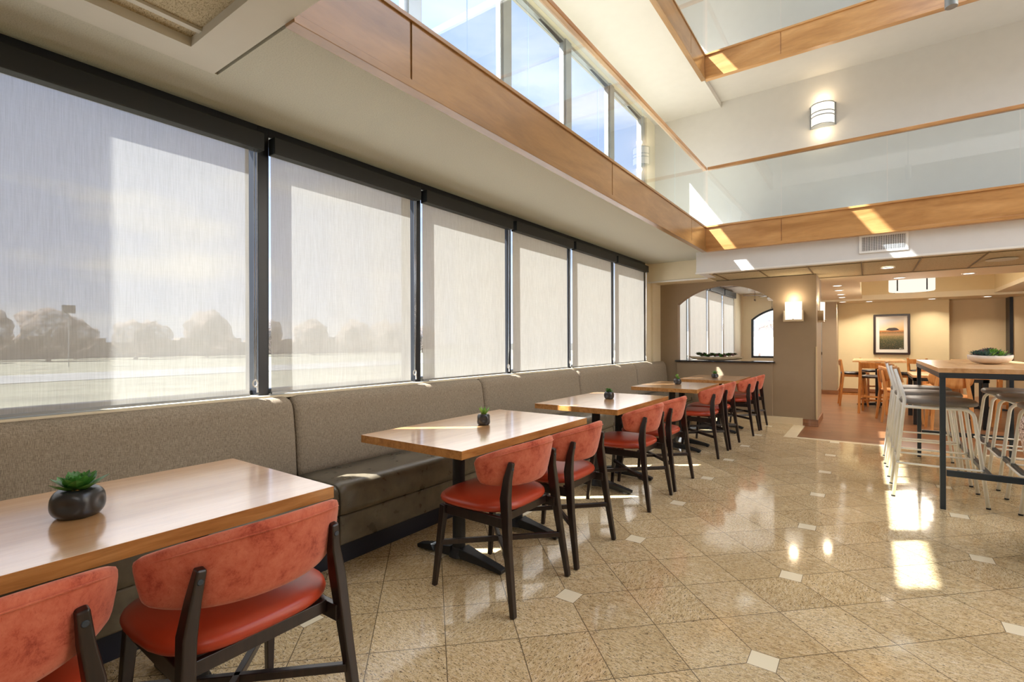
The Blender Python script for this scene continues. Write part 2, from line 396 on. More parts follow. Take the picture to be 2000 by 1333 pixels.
# ------------------------------------------------------------------ mesh helpers
def bm_new(): return bmesh.new()
def box(bm, lo, hi):
    x0, y0, z0 = lo; x1, y1, z1 = hi
    v = [bm.verts.new(p) for p in ((x0, y0, z0), (x1, y0, z0), (x1, y1, z0), (x0, y1, z0), (x0, y0, z1), (x1, y0, z1), (x1, y1, z1), (x0, y1, z1))]
    for f in ((0, 3, 2, 1), (4, 5, 6, 7), (0, 1, 5, 4), (1, 2, 6, 5), (2, 3, 7, 6), (3, 0, 4, 7)):
        bm.faces.new([v[i] for i in f])
    return v
def loft(bm, rings, cap=True, closed=True):
    rr = [[bm.verts.new(p) for p in r] for r in rings]
    n = len(rr[0])
    for a, b in zip(rr[:-1], rr[1:]):
        for i in range(n if closed else n - 1):
            j = (i + 1) % n
            bm.faces.new((a[i], a[j], b[j], b[i]))
    if cap:
        bm.faces.new(list(reversed(rr[0]))); bm.faces.new(rr[-1])
    return rr
def beam(bm, pts, sizes, up=(0, 0, 1)):
    """rectangular section swept along pts; sizes = (w,h) per point, w across 'side', h along 'up'-ish"""
    pts = [Vector(p) for p in pts]; rings = []
    for i, p in enumerate(pts):
        if i == 0: d = pts[1] - p
        elif i == len(pts) - 1: d = p - pts[-2]
        else: d = (pts[i + 1] - p).normalized() + (p - pts[i - 1]).normalized()
        d.normalize(); u = Vector(up); s = d.cross(u)
        if s.length < 1e-4: s = d.cross(Vector((1, 0, 0)))
        s.normalize(); u2 = s.cross(d).normalized()
        w, h = sizes[i] if isinstance(sizes, list) else sizes
        rings.append([p + s * w / 2 + u2 * h / 2, p - s * w / 2 + u2 * h / 2, p - s * w / 2 - u2 * h / 2, p + s * w / 2 - u2 * h / 2])
    loft(bm, rings)
def tube(bm, pts, r, n=10, cap=True):
    pts = [Vector(p) for p in pts]; rings = []; ref = None
    for i, p in enumerate(pts):
        if i == 0: d = pts[1] - p
        elif i == len(pts) - 1: d = p - pts[-2]
        else: d = (pts[i + 1] - p).normalized() + (p - pts[i - 1]).normalized()
        d.normalize()
        if ref is None:
            ref = d.orthogonal().normalized()
        ref = (ref - d * ref.dot(d)).normalized(); b = d.cross(ref)
        rad = r[i] if isinstance(r, (list, tuple)) else r
        rings.append([p + (ref * math.cos(2 * PI * k / n) + b * math.sin(2 * PI * k / n)) * rad for k in range(n)])
    loft(bm, rings, cap)
def bendpath(pts, r, k=5):
    """round the corners of a polyline"""
    pts = [Vector(p) for p in pts]; out = [pts[0]]
    for a, b, c in zip(pts[:-2], pts[1:-1], pts[2:]):
        d1 = (a - b); d2 = (c - b); rr = min(r, d1.length * 0.45, d2.length * 0.45)
        p0 = b + d1.normalized() * rr; p2 = b + d2.normalized() * rr
        for i in range(k + 1):
            t = i / k; out.append(p0 * (1 - t) ** 2 + b * 2 * t * (1 - t) + p2 * t * t)
    out.append(pts[-1]); return out
def lathe(bm, prof, n=32, c=(0, 0, 0), a0=0.0, a1=2 * PI):
    full = abs(a1 - a0 - 2 * PI) < 1e-6
    cols = []
    m = n if full else n + 1
    for k in range(m):
        a = a0 + (a1 - a0) * k / n
        cols.append([bm.verts.new((c[0] + r * math.cos(a), c[1] + r * math.sin(a), c[2] + z)) for r, z in prof])
    for k in range(n):
        A = cols[k]; B = cols[(k + 1) % m]
        for i in range(len(prof) - 1):
            try: bm.faces.new((A[i], B[i], B[i + 1], A[i + 1]))
            except ValueError: pass
def disc(bm, c, r, n=24, axis='Z', flip=False):
    vs = []
    for k in range(n):
        a = 2 * PI * k / n
        d = {'Z': (math.cos(a) * r, math.sin(a) * r, 0), 'X': (0, math.cos(a) * r, math.sin(a) * r), 'Y': (math.cos(a) * r, 0, math.sin(a) * r)}[axis]
        vs.append(bm.verts.new((c[0] + d[0], c[1] + d[1], c[2] + d[2])))
    if flip: vs.reverse()
    bm.faces.new(vs)
def cyl(bm, c, r, h, n=24, r2=None):
    r2 = r if r2 is None else r2
    rings = [[(c[0] + rr * math.cos(2 * PI * k / n), c[1] + rr * math.sin(2 * PI * k / n), zz) for k in range(n)] for rr, zz in ((r, c[2]), (r2, c[2] + h))]
    loft(bm, rings)

def obj(name, bm, mat, parent=None, smooth=False, bevel=0.0, seg=2, loc=None, sub=0):
    bmesh.ops.remove_doubles(bm, verts=bm.verts, dist=1e-6)
    bmesh.ops.recalc_face_normals(bm, faces=bm.faces)
    me = bpy.data.meshes.new(name); bm.to_mesh(me); bm.free()
    mats = mat if isinstance(mat, (list, tuple)) else [mat]
    for x in mats: me.materials.append(MT[x] if isinstance(x, str) else x)
    if smooth:
        for p in me.polygons: p.use_smooth = True
    o = bpy.data.objects.new(name, me); C.objects.link(o)
    if parent is not None: o.parent = parent
    if loc is not None: o.location = loc
    if bevel:
        b = o.modifiers.new('bevel', 'BEVEL'); b.width = bevel; b.segments = seg; b.limit_method = 'ANGLE'; b.angle_limit = math.radians(40)
        if smooth is False:
            for p in me.polygons: p.use_smooth = True
            try: b.harden_normals = True
            except Exception: pass
    if sub:
        s = o.modifiers.new('sub', 'SUBSURF'); s.levels = sub; s.render_levels = sub
    return o
def tag(o, label, cat, group=None):
    o['label'] = label; o['category'] = cat
    if group: o['group'] = group
    return o
def thing(name, label, cat, loc=(0, 0, 0), rz=0.0, group=None):
    o = bpy.data.objects.new(name, None); C.objects.link(o); o.empty_display_size = 0.1
    o.location = loc; o.rotation_euler = (0, 0, rz)
    return tag(o, label, cat, group)
def struct(name, bm, mat, bevel=0.0, label=None, **k):
    o = obj(name, bm, mat, bevel=bevel, **k); o['kind'] = 'structure'
    if label: o['label'] = label
    return o
def sbox(name, lo, hi, mat, bevel=0.0, **k):
    bm = bm_new(); box(bm, lo, hi); return struct(name, bm, mat, bevel, **k)
def pbox(name, lo, hi, mat, parent, bevel=0.0, **k):
    bm = bm_new(); box(bm, lo, hi); return obj(name, bm, mat, parent, bevel=bevel, **k)
CHILD = {}
def kids(o): return [c for c in bpy.data.objects if c.parent is o]
def dup(root, loc, rz=None, label=None, group=None):
    def rec(src, par):
        c = src.copy(); C.objects.link(c)
        if par is not None: c.parent = par
        for g in kids(src): rec(g, c)
        return c
    r = rec(root, None); r.location = loc
    if rz is not None: r.rotation_euler = (0, 0, rz)
    if label: r['label'] = label
    if group: r['group'] = group
    return r

# ================================================================== STRUCTURE
YR, XV, YN = 7.45, -1.90, 1.117      # rear edge of the atrium, left edge of the atrium, near edge
ZB, ZT = 2.60, 2.95                  # fascia bottom / top of first gallery
FH = 2.49                            # storey height
# floors
bm = bm_new(); box(bm, (-3.2, -3.2, -0.2), (6.2, 7.50, 0)); box(bm, (-3.2, 7.50, -0.2), (-0.92, 8.72, 0))
struct('floor', bm, 'granite', label='polished beige granite floor with small cream corner inserts')
bm = bm_new(); box(bm, (-0.77, 7.60, -0.2), (6.2, 16.2, 0)); box(bm, (-3.2, 8.85, -0.2), (-0.77, 16.2, 0)); box(bm, (-0.92, 8.72, -0.2), (-0.77, 8.85, 0))
struct('floor', bm, 'wood_floor', label='brown wood plank floor of the back dining room')
bm = bm_new(); box(bm, (-0.92, 7.50, -0.2), (-0.77, 8.72, 0.001)); box(bm, (-0.77, 7.50, -0.2), (6.2, 7.60, 0.001))
struct('trim_1', bm, 'cream_tile', label='cream tile border between granite and wood floors')
# ---- window wall, ground floor
XW = -3.10
MUL = [1.57 + 1.277 * k for k in range(-2, 6)]          # mullion centres, last 7.955
YE = 7.985
ZS, ZH = 0.955, 2.545                                    # sill, head
bm = bm_new()
box(bm, (-3.2, -3.2, 0), (-3.0, YE, ZS - 0.02))
box(bm, (-3.2, -3.2, ZS - 0.02), (-3.0, MUL[0] - 0.03, ZB + 0.02))
box(bm, (-3.2, YE + 0.01, 0), (-3.03, 8.85, ZB + 0.02))
struct('wall_left', bm, 'cream_paint')
sbox('trim_2', (-3.08, 8.33, 0), (-2.99, 8.70, 2.29), 'cream_paint', 0.004, label='cream pilaster between window wall and taupe wall')
sbox('trim_3', (-3.16, MUL[0], ZS - 0.02), (-2.945, YE, ZS), 'cream_paint', 0.004, label='pale window sill ledge behind the bench')
for k in range(7):
    a, b = MUL[k], MUL[k + 1]
    w = bpy.data.objects.new('window_%d' % (k + 1), None); C.objects.link(w); w['kind'] = 'structure'; w.location = (XW, a, ZS)
    bm = bm_new()
    e0 = -0.032; e1 = b - a - 0.032
    box(bm, (-0.06, e0, 0), (0.10, 0.032, 1.645))
    if k == 6: box(bm, (-0.06, e1, 0), (0.10, e1 + 0.06, 1.645))
    box(bm, (-0.06, 0.032, ZH - ZS), (0.10, e1, 1.645)); box(bm, (-0.06, 0.032, 0), (0.02, e1, 0.03))
    obj('window_frame', bm, 'mullion', w, bevel=0.003)
    bm = bm_new(); box(bm, (-0.03, 0.032, 0.03), (-0.024, e1, ZH - ZS)); obj('glass', bm, 'pane', w)
# ---- first gallery slab (ceiling of the window aisle)
bm = bm_new()
box(bm, (-3.2, YN + 0.02, ZB), (XV - 0.02, 8.18, ZT - 0.01))
box(bm, (-3.2, -3.2, ZB), (-2.60, YN + 0.02, ZT - 0.01))
struct('ceiling', bm, 'stipple', label='stippled plaster ceiling under the gallery')
bm = bm_new()
box(bm, (-2.60, 0.955, ZB - 0.006), (6.2, YN, ZT - 0.01)); box(bm, (-2.60, -3.2, ZB - 0.006), (-2.44, 0.955, ZT - 0.01))
struct('ceiling', bm, 'smooth_band', label='smooth painted border around the recessed ceiling tiles')
bm = bm_new(); box(bm, (-2.44, -3.2, ZB + 0.035), (6.2, 0.955, ZT - 0.01))
struct('ceiling', bm, 'acoustic', label='rough textured acoustic ceiling tiles in the recess')
bm = bm_new()
for i in range(14): box(bm, (-2.36 + 0.61 * i, -3.0, ZB + 0.022), (-2.33 + 0.61 * i, 0.955, ZB + 0.036))
box(bm, (-2.44, 0.33, ZB + 0.0215), (6.2, 0.36, ZB + 0.0365))
struct('trim_4', bm, 'smooth_band', label='painted ceiling tile grid bars')
# ---- rear soffit and ceilings of the back room
bm = bm_new(); box(bm, (-2.05, 7.52, 2.29), (6.2, 7.70, ZB)); box(bm, (-2.05, 7.52, ZB), (6.2, 8.50, ZT - 0.01)); box(bm, (-2.05, 7.70, 2.29), (-1.93, 8.18, ZB))
struct('ceiling', bm, 'grey_paint', 0.0, label='white painted soffit under the rear gallery')
sbox('trim_5', (-2.06, 7.51, 2.275), (6.2, 7.54, 2.30), 'white_paint', 0.004, label='white bead along the bottom of the soffit')
bm = bm_new(); box(bm, (-3.03, 8.18, 2.29), (-2.05, 8.85, ZB + 0.1)); 
struct('ceiling', bm, 'cream_paint', label='dropped cream soffit beside the window wall')
sbox('trim_6', (-3.03, 8.165, 2.275), (-2.05, 8.19, 2.30), 'white_paint', 0.003, label='white bead on the dropped cream soffit')
bm = bm_new(); box(bm, (-1.93, 7.70, 2.30), (6.2, 9.35, 2.36)); box(bm, (-2.06, 8.18, 2.30), (-1.93, 8.85, 2.36))
struct('ceiling', bm, 'acoustic', label='beige acoustic ceiling tiles behind the soffit')
bm = bm_new()
for i in range(11):
    x = -1.86 + 0.6 * i; box(bm, (x - 0.008, 7.70, 2.292), (x + 0.008, 9.35, 2.301))
for y in (7.85, 9.33): box(bm, (-1.9, y - 0.006, 2.292), (6.2, y + 0.006, 2.301))
struct('trim_7', bm, 'groove', label='tile joints of the acoustic ceiling')
bm = bm_new()
box(bm, (-0.10, 9.35, 2.285), (6.2, 10.28, 2.36)); box(bm, (-0.97, 9.35, 2.285), (-0.10, 14.2, 2.36)); box(bm, (2.15, 10.28, 2.285), (6.2, 14.2, 2.36))
box(bm, (-0.97, 14.2, 2.24), (6.2, 15.95, 2.36))
struct('ceiling', bm, 'cream_paint', label='smooth cream ceiling with downlights in the back room')
bm = bm_new()
box(bm, (-0.14, 10.20, 2.85), (2.2, 14.3, 2.95)); box(bm, (-0.16, 10.20, 2.36), (-0.10, 14.3, 2.9)); box(bm, (2.15, 10.20, 2.36), (2.2, 14.3, 2.9)); box(bm, (-0.1, 14.2, 2.36), (2.2, 14.26, 2.9)); box(bm, (-0.1, 10.2, 2.36), (2.2, 10.28, 2.9))
struct('ceiling', bm, 'yellow_paint', label='recessed yellow coffer above the back room')
bm = bm_new(); box(bm, (-3.2, 8.85, 2.66), (-0.97, 16.2, 2.75)); box(bm, (-0.97, 9.3, 2.36), (-0.9, 15.9, 2.75))
struct('ceiling', bm, 'warm_white', label='white ceiling of the fan room behind the arch')
# ---- taupe wall with arched opening, Y 8.70 - 8.83
def arch_wall(name, x0, x1, z0, z1, ox0, ox1, oz0, spring, rise, y0, y1, mat, n=24, **k):
    bm = bm_new()
    cx = (ox0 + ox1) / 2; hw = (ox1 - ox0) / 2; R = (hw * hw + rise * rise) / (2 * rise); zc = spring + rise - R
    arc = [(ox0 + 2 * hw * i / n, zc + math.sqrt(max(0, R * R - (ox0 + 2 * hw * i / n - cx) ** 2))) for i in range(n + 1)]
    def quad(p):
        a = [bm.verts.new((x, y0, z)) for x, z in p]; b = [bm.verts.new((x, y1, z)) for x, z in p]
        bm.faces.new(a); bm.faces.new(list(reversed(b)))
        return a, b
    quad([(x0, z0), (ox0, z0), (ox0, z1), (x0, z1)])
    quad([(ox1, z0), (x1, z0), (x1, z1), (ox1, z1)])
    if oz0 > z0: quad([(ox0, z0), (ox1, z0), (ox1, oz0), (ox0, oz0)])
    for i in range(n): quad([arc[i], arc[i + 1], (arc[i + 1][0], z1), (arc[i][0], z1)])
    def strip(pts):
        for p, q in zip(pts[:-1], pts[1:]):
            bm.faces.new([bm.verts.new((p[0], y0, p[1])), bm.verts.new((q[0], y0, q[1])), bm.verts.new((q[0], y1, q[1])), bm.verts.new((p[0], y1, p[1]))])
    strip([(ox0, oz0), (ox0, spring)] + arc + [(ox1, spring), (ox1, oz0), (ox0, oz0)])
    strip([(x0, z0), (x0, z1), (x1, z1), (x1, z0)])
    bmesh.ops.remove_doubles(bm, verts=bm.verts, dist=1e-5)
    o = struct(name, bm, mat, **k); return o
arch_wall('wall_rear', -3.03, -0.62, 0, 2.29, -2.69, -1.20, 0.94, 1.93, 0.285, 8.70, 8.84, 'taupe_paint', label='taupe wall with an arched opening')
# pillar end and its side
sbox('wall_rear_side', (-0.80, 8.84, 0), (-0.62, 9.65, 2.285), 'taupe_paint', label='taupe side of the pillar beside the opening')
sbox('trim_8', (-2.70, 8.675, 0.11), (-1.21, 8.70, 0.94), 'taupe_paint', 0.003, label='taupe panel below the ledge')
sbox('trim_9', (-2.72, 8.63, 0.94), (-1.17, 8.86, 0.965), 'black_stone', 0.004, label='black stone ledge of the arched opening')
sbox('baseboard_rear', (-2.45, 8.665, 0.0), (-0.80, 8.70, 0.11), 'cream_tile', 0.002)
bm = bm_new(); box(bm, (-0.80, 8.68, 0.0), (-0.60, 8.70, 0.10)); box(bm, (-0.62, 8.68, 0.0), (-0.60, 9.67, 0.10))
struct('baseboard_pillar', bm, 'brown_base', 0.002)
bm = bm_new(); box(bm, (-0.632, 8.692, 0.1), (-0.612, 8.712, 1.2)); struct('trim_10', bm, 'tan_paint', 0.002, label='corner guard on the taupe pillar')
# ---- fan room and back room walls
bm = bm_new()
box(bm, (-3.2, 8.85, 0), (-3.0, 15.9, 0.90)); box(bm, (-3.2, 8.85, 2.60), (-3.0, 15.9, 2.75)); box(bm, (-3.2, 14.72, 0.9), (-3.0, 15.9, 2.6)); box(bm, (-3.2, 8.85, 0.9), (-3.0, 9.0, 2.6))
struct('wall_fan_room_left', bm, 'cream_paint')
MU2 = [9.0, 10.30, 11.83, 13.28, 14.66]
for k in range(4):
    a, b = MU2[k], MU2[k + 1]
    w = bpy.data.objects.new('window_%d' % (k + 8), None); C.objects.link(w); w['kind'] = 'structure'; w.location = (XW, a, 0.9)
    bm = bm_new(); box(bm, (-0.06, -0.04, 0), (0.10, 0.04, 1.7)); box(bm, (-0.06, 0.04, 1.62), (0.10, b - a - 0.04, 1.7)); box(bm, (-0.06, 0.04, 0), (0.05, b - a - 0.04, 0.03))
    if k == 3: box(bm, (-0.06, b - a - 0.04, 0), (0.10, b - a + 0.04, 1.7))
    obj('window_frame', bm, 'steel', w, bevel=0.003)
    bm = bm_new(); box(bm, (-0.03, 0.04, 0.03), (-0.024, b - a - 0.04, 1.62)); obj('glass', bm, 'pane', w)
arch_wall('wall_back', -3.2, -0.95, 0, 2.75, -2.74, -0.98, 0.82, 1.93, 0.34, 15.75, 15.95, 'cream_paint', label='cream back wall with an arched window')
def arch_frame():
    w = bpy.data.objects.new('window_12', None); C.objects.link(w); w['kind'] = 'structure'
    ox0, ox1, sp, rise, z0 = -2.74, -0.98, 1.93, 0.34, 0.82
    def outline(d):
        cx = (ox0 + ox1) / 2; hw = (ox1 - ox0) / 2; R = (hw * hw + rise * rise) / (2 * rise); zc = sp + rise - R
        pts = [(ox0 + d, z0 + d)]
        n = 24
        for i in range(n + 1):
            x = ox0 + d + (2 * hw - 2 * d) * i / n
            pts.append((x, zc + math.sqrt((R - d) ** 2 - (x - cx) ** 2)))
        pts.append((ox1 - d, z0 + d)); return pts
    A, B = outline(0.0), outline(0.055); bm = bm_new(); n = len(A)
    for i in range(n):
        j = (i + 1) % n
        for y, fl in ((15.74, 0), (15.85, 1)):
            q = [bm.verts.new((p[0], y, p[1])) for p in (A[i], A[j], B[j], B[i])]
            bm.faces.new(q if fl else q[::-1])
        for P in (A, B):
            bm.faces.new([bm.verts.new((P[i][0], 15.74, P[i][1])), bm.verts.new((P[j][0], 15.74, P[j][1])), bm.verts.new((P[j][0], 15.85, P[j][1])), bm.verts.new((P[i][0], 15.85, P[i][1]))])
    obj('window_frame', bm, 'steel', w)
    bm = bm_new(); bm.faces.new([bm.verts.new((p[0], 15.80, p[1])) for p in B]); bmesh.ops.solidify(bm, geom=bm.faces[:], thickness=0.006); obj('glass', bm, 'pane', w)
arch_frame()
sbox('wall_back_yellow', (-0.62, 15.10, 0), (1.53, 15.95, 2.3), 'yellow_paint')
sbox('wall_back_recess', (1.53, 15.45, 0), (2.53, 15.95, 2.3), 'tan_paint')
sbox('trim_11', (2.52, 15.08, 0), (2.575, 15.45, 2.24), 'mullion', label='black vertical window post in the back room')
sbox('wall_back_right', (2.575, 15.10, 0), (6.2, 15.95, 2.3), 'tan_paint')
sbox('wall_column', (-0.90, 14.25, 0), (-0.60, 15.10, 2.285), 'taupe_paint', label='taupe column beside the yellow wall')
bm = bm_new(); box(bm, (-0.92, 14.23, 0), (-0.58, 14.25, 0.10)); box(bm, (-0.60, 14.25, 0), (-0.58, 15.10, 0.10)); box(bm, (-0.58, 15.08, 0), (1.53, 15.10, 0.10)); box(bm, (2.575, 15.08, 0), (6.2, 15.10, 0.10))
struct('baseboard_back', bm, 'brown_base', 0.002)
d = bpy.data.objects.new('door_1', None); C.objects.link(d); d['kind'] = 'structure'; d['label'] = 'white door with a black push bar seen past the pillar'
pbox('door_leaf', (-1.55, 15.66, 0.0), (-0.93, 15.74, 2.15), 'door_white', d, 0.003); pbox('push_bar', (-1.50, 15.60, 0.93), (-0.97, 15.66, 1.0), 'rubber', d, 0.005)
sbox('wall_right', (6.2, -3.2, 0), (6.4, 16.2, 7.7), 'warm_white')
sbox('wall_front', (-3.2, -3.4, 0), (6.4, -3.2, 7.7), 'warm_white')
# ---- upper storeys
def storey(z0, idx, last):
    zs, zh = z0 + 0.0, z0 + 2.135                                   # window opening
    c = 2.875
    mc = [c + 1.31 * k for k in range(-2, 5)]                      # ... 8.11
    bm = bm_new()
    box(bm, (-3.2, -3.2, z0), (-3.02, mc[0] - 0.08, z0 + 2.14)); box(bm, (-3.2, mc[-1] + 0.02, z0), (-3.02, 8.70, z0 + 2.14)); box(bm, (-3.15, mc[0] - 0.08, zh), (-3.02, mc[-1] + 0.02, z0 + 2.14))
    struct('wall_gallery_left', bm, 'cream_paint')
    for k in range(6):
        a, b = mc[k], mc[k + 1]
        w = bpy.data.objects.new('window_%d' % (13 + idx * 6 + k), None); C.objects.link(w); w['kind'] = 'structure'; w.location = (XW, a, z0)
        bm = bm_new(); L = b - a
        box(bm, (-0.05, -0.07, 0), (0.05, 0.07, 2.135)); box(bm, (-0.03, 0.07, 2.09), (0.03, L - 0.07, 2.135)); box(bm, (-0.04, 0.07, 0), (0.05, L - 0.07, 0.08))
        box(bm, (-0.03, 0.07, 0.08), (0.03, 0.10, 2.09)); box(bm, (-0.03, L - 0.10, 0.08), (0.03, L - 0.07, 2.09))
        if k == 5: box(bm, (-0.05, L - 0.07, 0), (0.05, L + 0.03, 2.135))
        obj('window_frame', bm, 'alum', w, bevel=0.004)
        bm = bm_new(); box(bm, (-0.02, 0.10, 0.08), (-0.014, L - 0.10, 2.09)); obj('glass', bm, 'pane', w)
    sbox('wall_gallery_rear', (-3.02, 8.52, z0), (6.2, 8.70, z0 + 2.3), 'warm_white')
storey(ZT, 0, False)
storey(ZT + FH, 1, True)
# second gallery slab
z2 = ZB + FH
bm = bm_new(); box(bm, (-3.2, -3.2, z2), (XV - 0.02, 8.52, z2 + 0.34)); box(bm, (XV - 0.02, -3.2, z2), (6.2, YN, z2 + 0.34))
struct('ceiling', bm, 'warm_white', label='smooth white underside of the upper gallery along the windows')
bm = bm_new(); box(bm, (XV - 0.02, YR + 0.02, z2 + 0.09), (6.2, 8.52, z2 + 0.34)); box(bm, (XV - 0.02, YR + 0.02, z2), (XV + 0.1, YR + 0.05, z2 + 0.2))
struct('ceiling', bm, 'warm_white', label='white underside of the upper rear gallery')
# unseen roof, with an opening invented to let sky light in
bm = bm_new()
RZ = 7.62
box(bm, (-3.2, -3.2, RZ), (0.6, 8.7, RZ + 0.2)); box(bm, (0.4, 4.9, RZ), (0.65, 5.1, RZ + 0.05)); box(bm, (0.6, -3.2, RZ), (6.4, 1.2, RZ + 0.2)); box(bm, (0.6, 7.4, RZ), (6.4, 8.7, RZ + 0.2)); box(bm, (5.6, 1.2, RZ), (6.4, 7.4, RZ + 0.2))
struct('ceiling', bm, 'warm_white', label='unseen roof ceiling around an opening added for sky light')

# ---- wooden gallery fascias (boards with a bottom ledge and a top lip)
def fascia_long(z, name, label, y0=YN):
    bm = bm_new()
    ys = [y0, 1.764, 4.235, 6.764, YR]
    for a, b in zip(ys[:-1], ys[1:]):
        box(bm, (XV - 0.02, a + (0.006 if a > y0 else 0), z), (XV, b - (0.006 if b < YR else 0), z + 0.335))
    box(bm, (XV - 0.02, y0, z), (XV - 0.008, YR, z + 0.34))
    box(bm, (XV - 0.055, y0, z - 0.020), (XV + 0.012, YR + 0.02, z + 0.022))
    box(bm, (XV - 0.062, y0, z - 0.006), (XV - 0.054, YR + 0.02, z + 0.022))
    box(bm, (XV - 0.03, y0, z + 0.325), (XV + 0.012, YR + 0.02, z + 0.350))
    return struct(name, bm, 'cherry_y', 0.003, label=label)
def fascia_cross(z, name, label):
    bm = bm_new()
    xs = [XV, -0.928, 1.57, 4.07, 6.2]
    for a, b in zip(xs[:-1], xs[1:]):
        box(bm, (a + (0.006 if a > XV else 0), YR, z), (b - 0.006, YR + 0.02, z + 0.335))
    box(bm, (XV, YR + 0.008, z), (6.2, YR + 0.02, z + 0.34))
    box(bm, (XV, YR - 0.012, z - 0.018), (6.2, YR + 0.07, z + 0.022))
    box(bm, (XV, YR - 0.018, z + 0.325), (6.2, YR + 0.03, z + 0.352))
    return struct(name, bm, 'cherry_x', 0.003, label=label)
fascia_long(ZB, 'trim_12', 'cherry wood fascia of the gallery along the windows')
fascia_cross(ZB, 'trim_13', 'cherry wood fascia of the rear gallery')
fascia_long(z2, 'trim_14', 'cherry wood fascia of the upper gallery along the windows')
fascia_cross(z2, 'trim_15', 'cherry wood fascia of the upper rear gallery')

# ================================================================== GLASS RAILINGS
def railing(p0, p1, z, joints, label, mat):
    """p0->p1 in plan; z of the base; joints = distances along"""
    p0, p1 = Vector(p0), Vector(p1); d = (p1 - p0).normalized(); nrm = Vector((-d.y, d.x))
    ang = math.atan2(d.y, d.x); L = (p1 - p0).length
    t = thing('glass_railing', label, 'railing', (p0.x, p0.y, z), ang, 'glass railings of the galleries')
    for a, b in zip(joints[:-1], joints[1:]):
        pbox('glass_panel', (a + 0.004, -0.006, 0), (b - 0.004, 0.006, 0.80), 'rail_glass', t)
    bm = bm_new(); box(bm, (joints[0], -0.028, 0.80), (joints[-1], 0.028, 0.845))
    obj('handrail', bm, mat, t, bevel=0.008)
MT['rail_wood'] = wood('handrail_wood', (158, 108, 60), (180, 130, 78), (196, 148, 94), 'X', 1.5, 0.3, 0.3, stretch=6)
jl = [y - YN for y in (YN, 1.74, 2.84, 3.93, 4.99, 6.05, YR - 0.006)]
jr = [0.035, 0.975, 2.1, 3.23, 4.35, 5.5, 6.6, 8.1]
railing((XV, YN), (XV, YR), ZT, jl, 'glass railing with wooden handrail above the long wooden fascia by the windows', 'rail_wood')
railing((XV, YR), (6.2, YR), ZT, jr, 'glass railing with wooden handrail on the lower rear gallery above the vent', 'rail_wood')
railing((XV, YN), (XV, YR), ZT + FH, jl, 'glass railing at the very top along the upper window gallery', 'rail_wood')
railing((XV, YR), (6.2, YR), ZT + FH, jr, 'glass railing at the very top on the upper rear gallery', 'rail_wood')

# ================================================================== OUTDOORS
sbox('ground', (-90, -60, -0.35), (-3.2, 90, -0.25), 'lawn')
bpy.data.objects['ground']['label'] = 'dry lawn outside the windows'
sbox('ground', (-3.2, 15.96, -0.35), (60, 90, -0.25), 'stucco')
sbox('road', (-34, -60, -0.25), (-27, 90, -0.23), 'asphalt'); sbox('parking_strip', (-14, -60, -0.25), (-8, 90, -0.23), 'concrete')
sbox('wall_exterior_wing', (-4.60, -6.0, -0.3), (-3.21, -0.445, 8.2), 'concrete')

def bare_tree(x, y, h, seed):
    rnd = random.Random(seed)
    t = thing('bare_tree', 'greyish brown leafless tree in the hazy row beyond the shades', 'tree', (x, y, -0.25), 0, 'leafless trees beyond the shades')
    bm = bm_new(); tube(bm, [(0, 0, 0), (0.1, 0, h * 0.35), (0, 0.1, h * 0.6)], [0.2, 0.15, 0.08], 7); obj('trunk', bm, 'bark', t)
    bm = bm_new()
    bmesh.ops.create_icosphere(bm, subdivisions=3, radius=1.0)
    for v in bm.verts:
        k = 1 + 0.22 * math.sin(v.co.x * 5 + seed) * math.cos(v.co.y * 4 + seed * 2) + rnd.uniform(-0.22, 0.22)
        v.co = Vector((v.co.x * h * 0.46 * k, v.co.y * h * 0.40 * k, h * 0.55 + v.co.z * h * 0.42 * k))
    obj('crown', bm, 'twigs', t, smooth=True)
for i in range(22):
    rnd = random.Random(100 + i)
    bare_tree(-60 - 6 * (i % 2), -8 + i * 3.3, rnd.uniform(3.8, 5.2), i)
bm = bm_new()
for i in range(70):
    rnd = random.Random(i); y = -20 + i * 1.25; hh_ = rnd.uniform(1.5, 2.4); box(bm, (-72.5, y, -0.25), (-70.5, y + 1.26, hh_))
tag(obj('hedge', bm, 'bark'), 'low brownish hedge line at the foot of the hazy trees', 'hedge')
t = thing('light_pole', 'tall pole with a square head rising above the hazy tree row', 'pole', (-45, 9.9, -0.25))
bm = bm_new(); tube(bm, [(0, 0, 0), (0, 0, 3.7)], 0.03, 8); obj('pole', bm, 'alum', t); pbox('head', (-0.2, -0.33, 3.7), (0.2, 0.33, 4.25), 'steel', t)
# seen through the arched window
for nm, lo, hi, mt, lb in (('warehouse', (-22, 62, -0.25), (-9, 70, 2.6), 'stucco', 'pale low building seen through the arched window'),
                       ('warehouse', (-9, 48, -0.25), (2, 56, 1.7), 'stucco', 'nearer pale building at the edge of the arched window'),
                       ('brick_wall', (-10.5, 40, -0.25), (-6.5, 41, 0.45), 'brick', 'pinkish brick wall outside the arched window')):
    bm = bm_new(); box(bm, lo, hi); tag(obj(nm, bm, mt), lb, 'building')
t = thing('street_lamp', 'street lamp with a flat head outside the arched window', 'lamp post', (-13.0, 60, -0.25))
bm = bm_new(); tube(bm, [(0, 0, 0), (0, 0, 6.3)], 0.07, 8); obj('pole', bm, 'alum', t); pbox('head', (-0.9, -0.3, 6.3), (0.9, 0.3, 6.55), 'alum', t)
for i in range(3):
    bare_tree(-15 + i * 5.0, 76, 4.6, 50 + i)

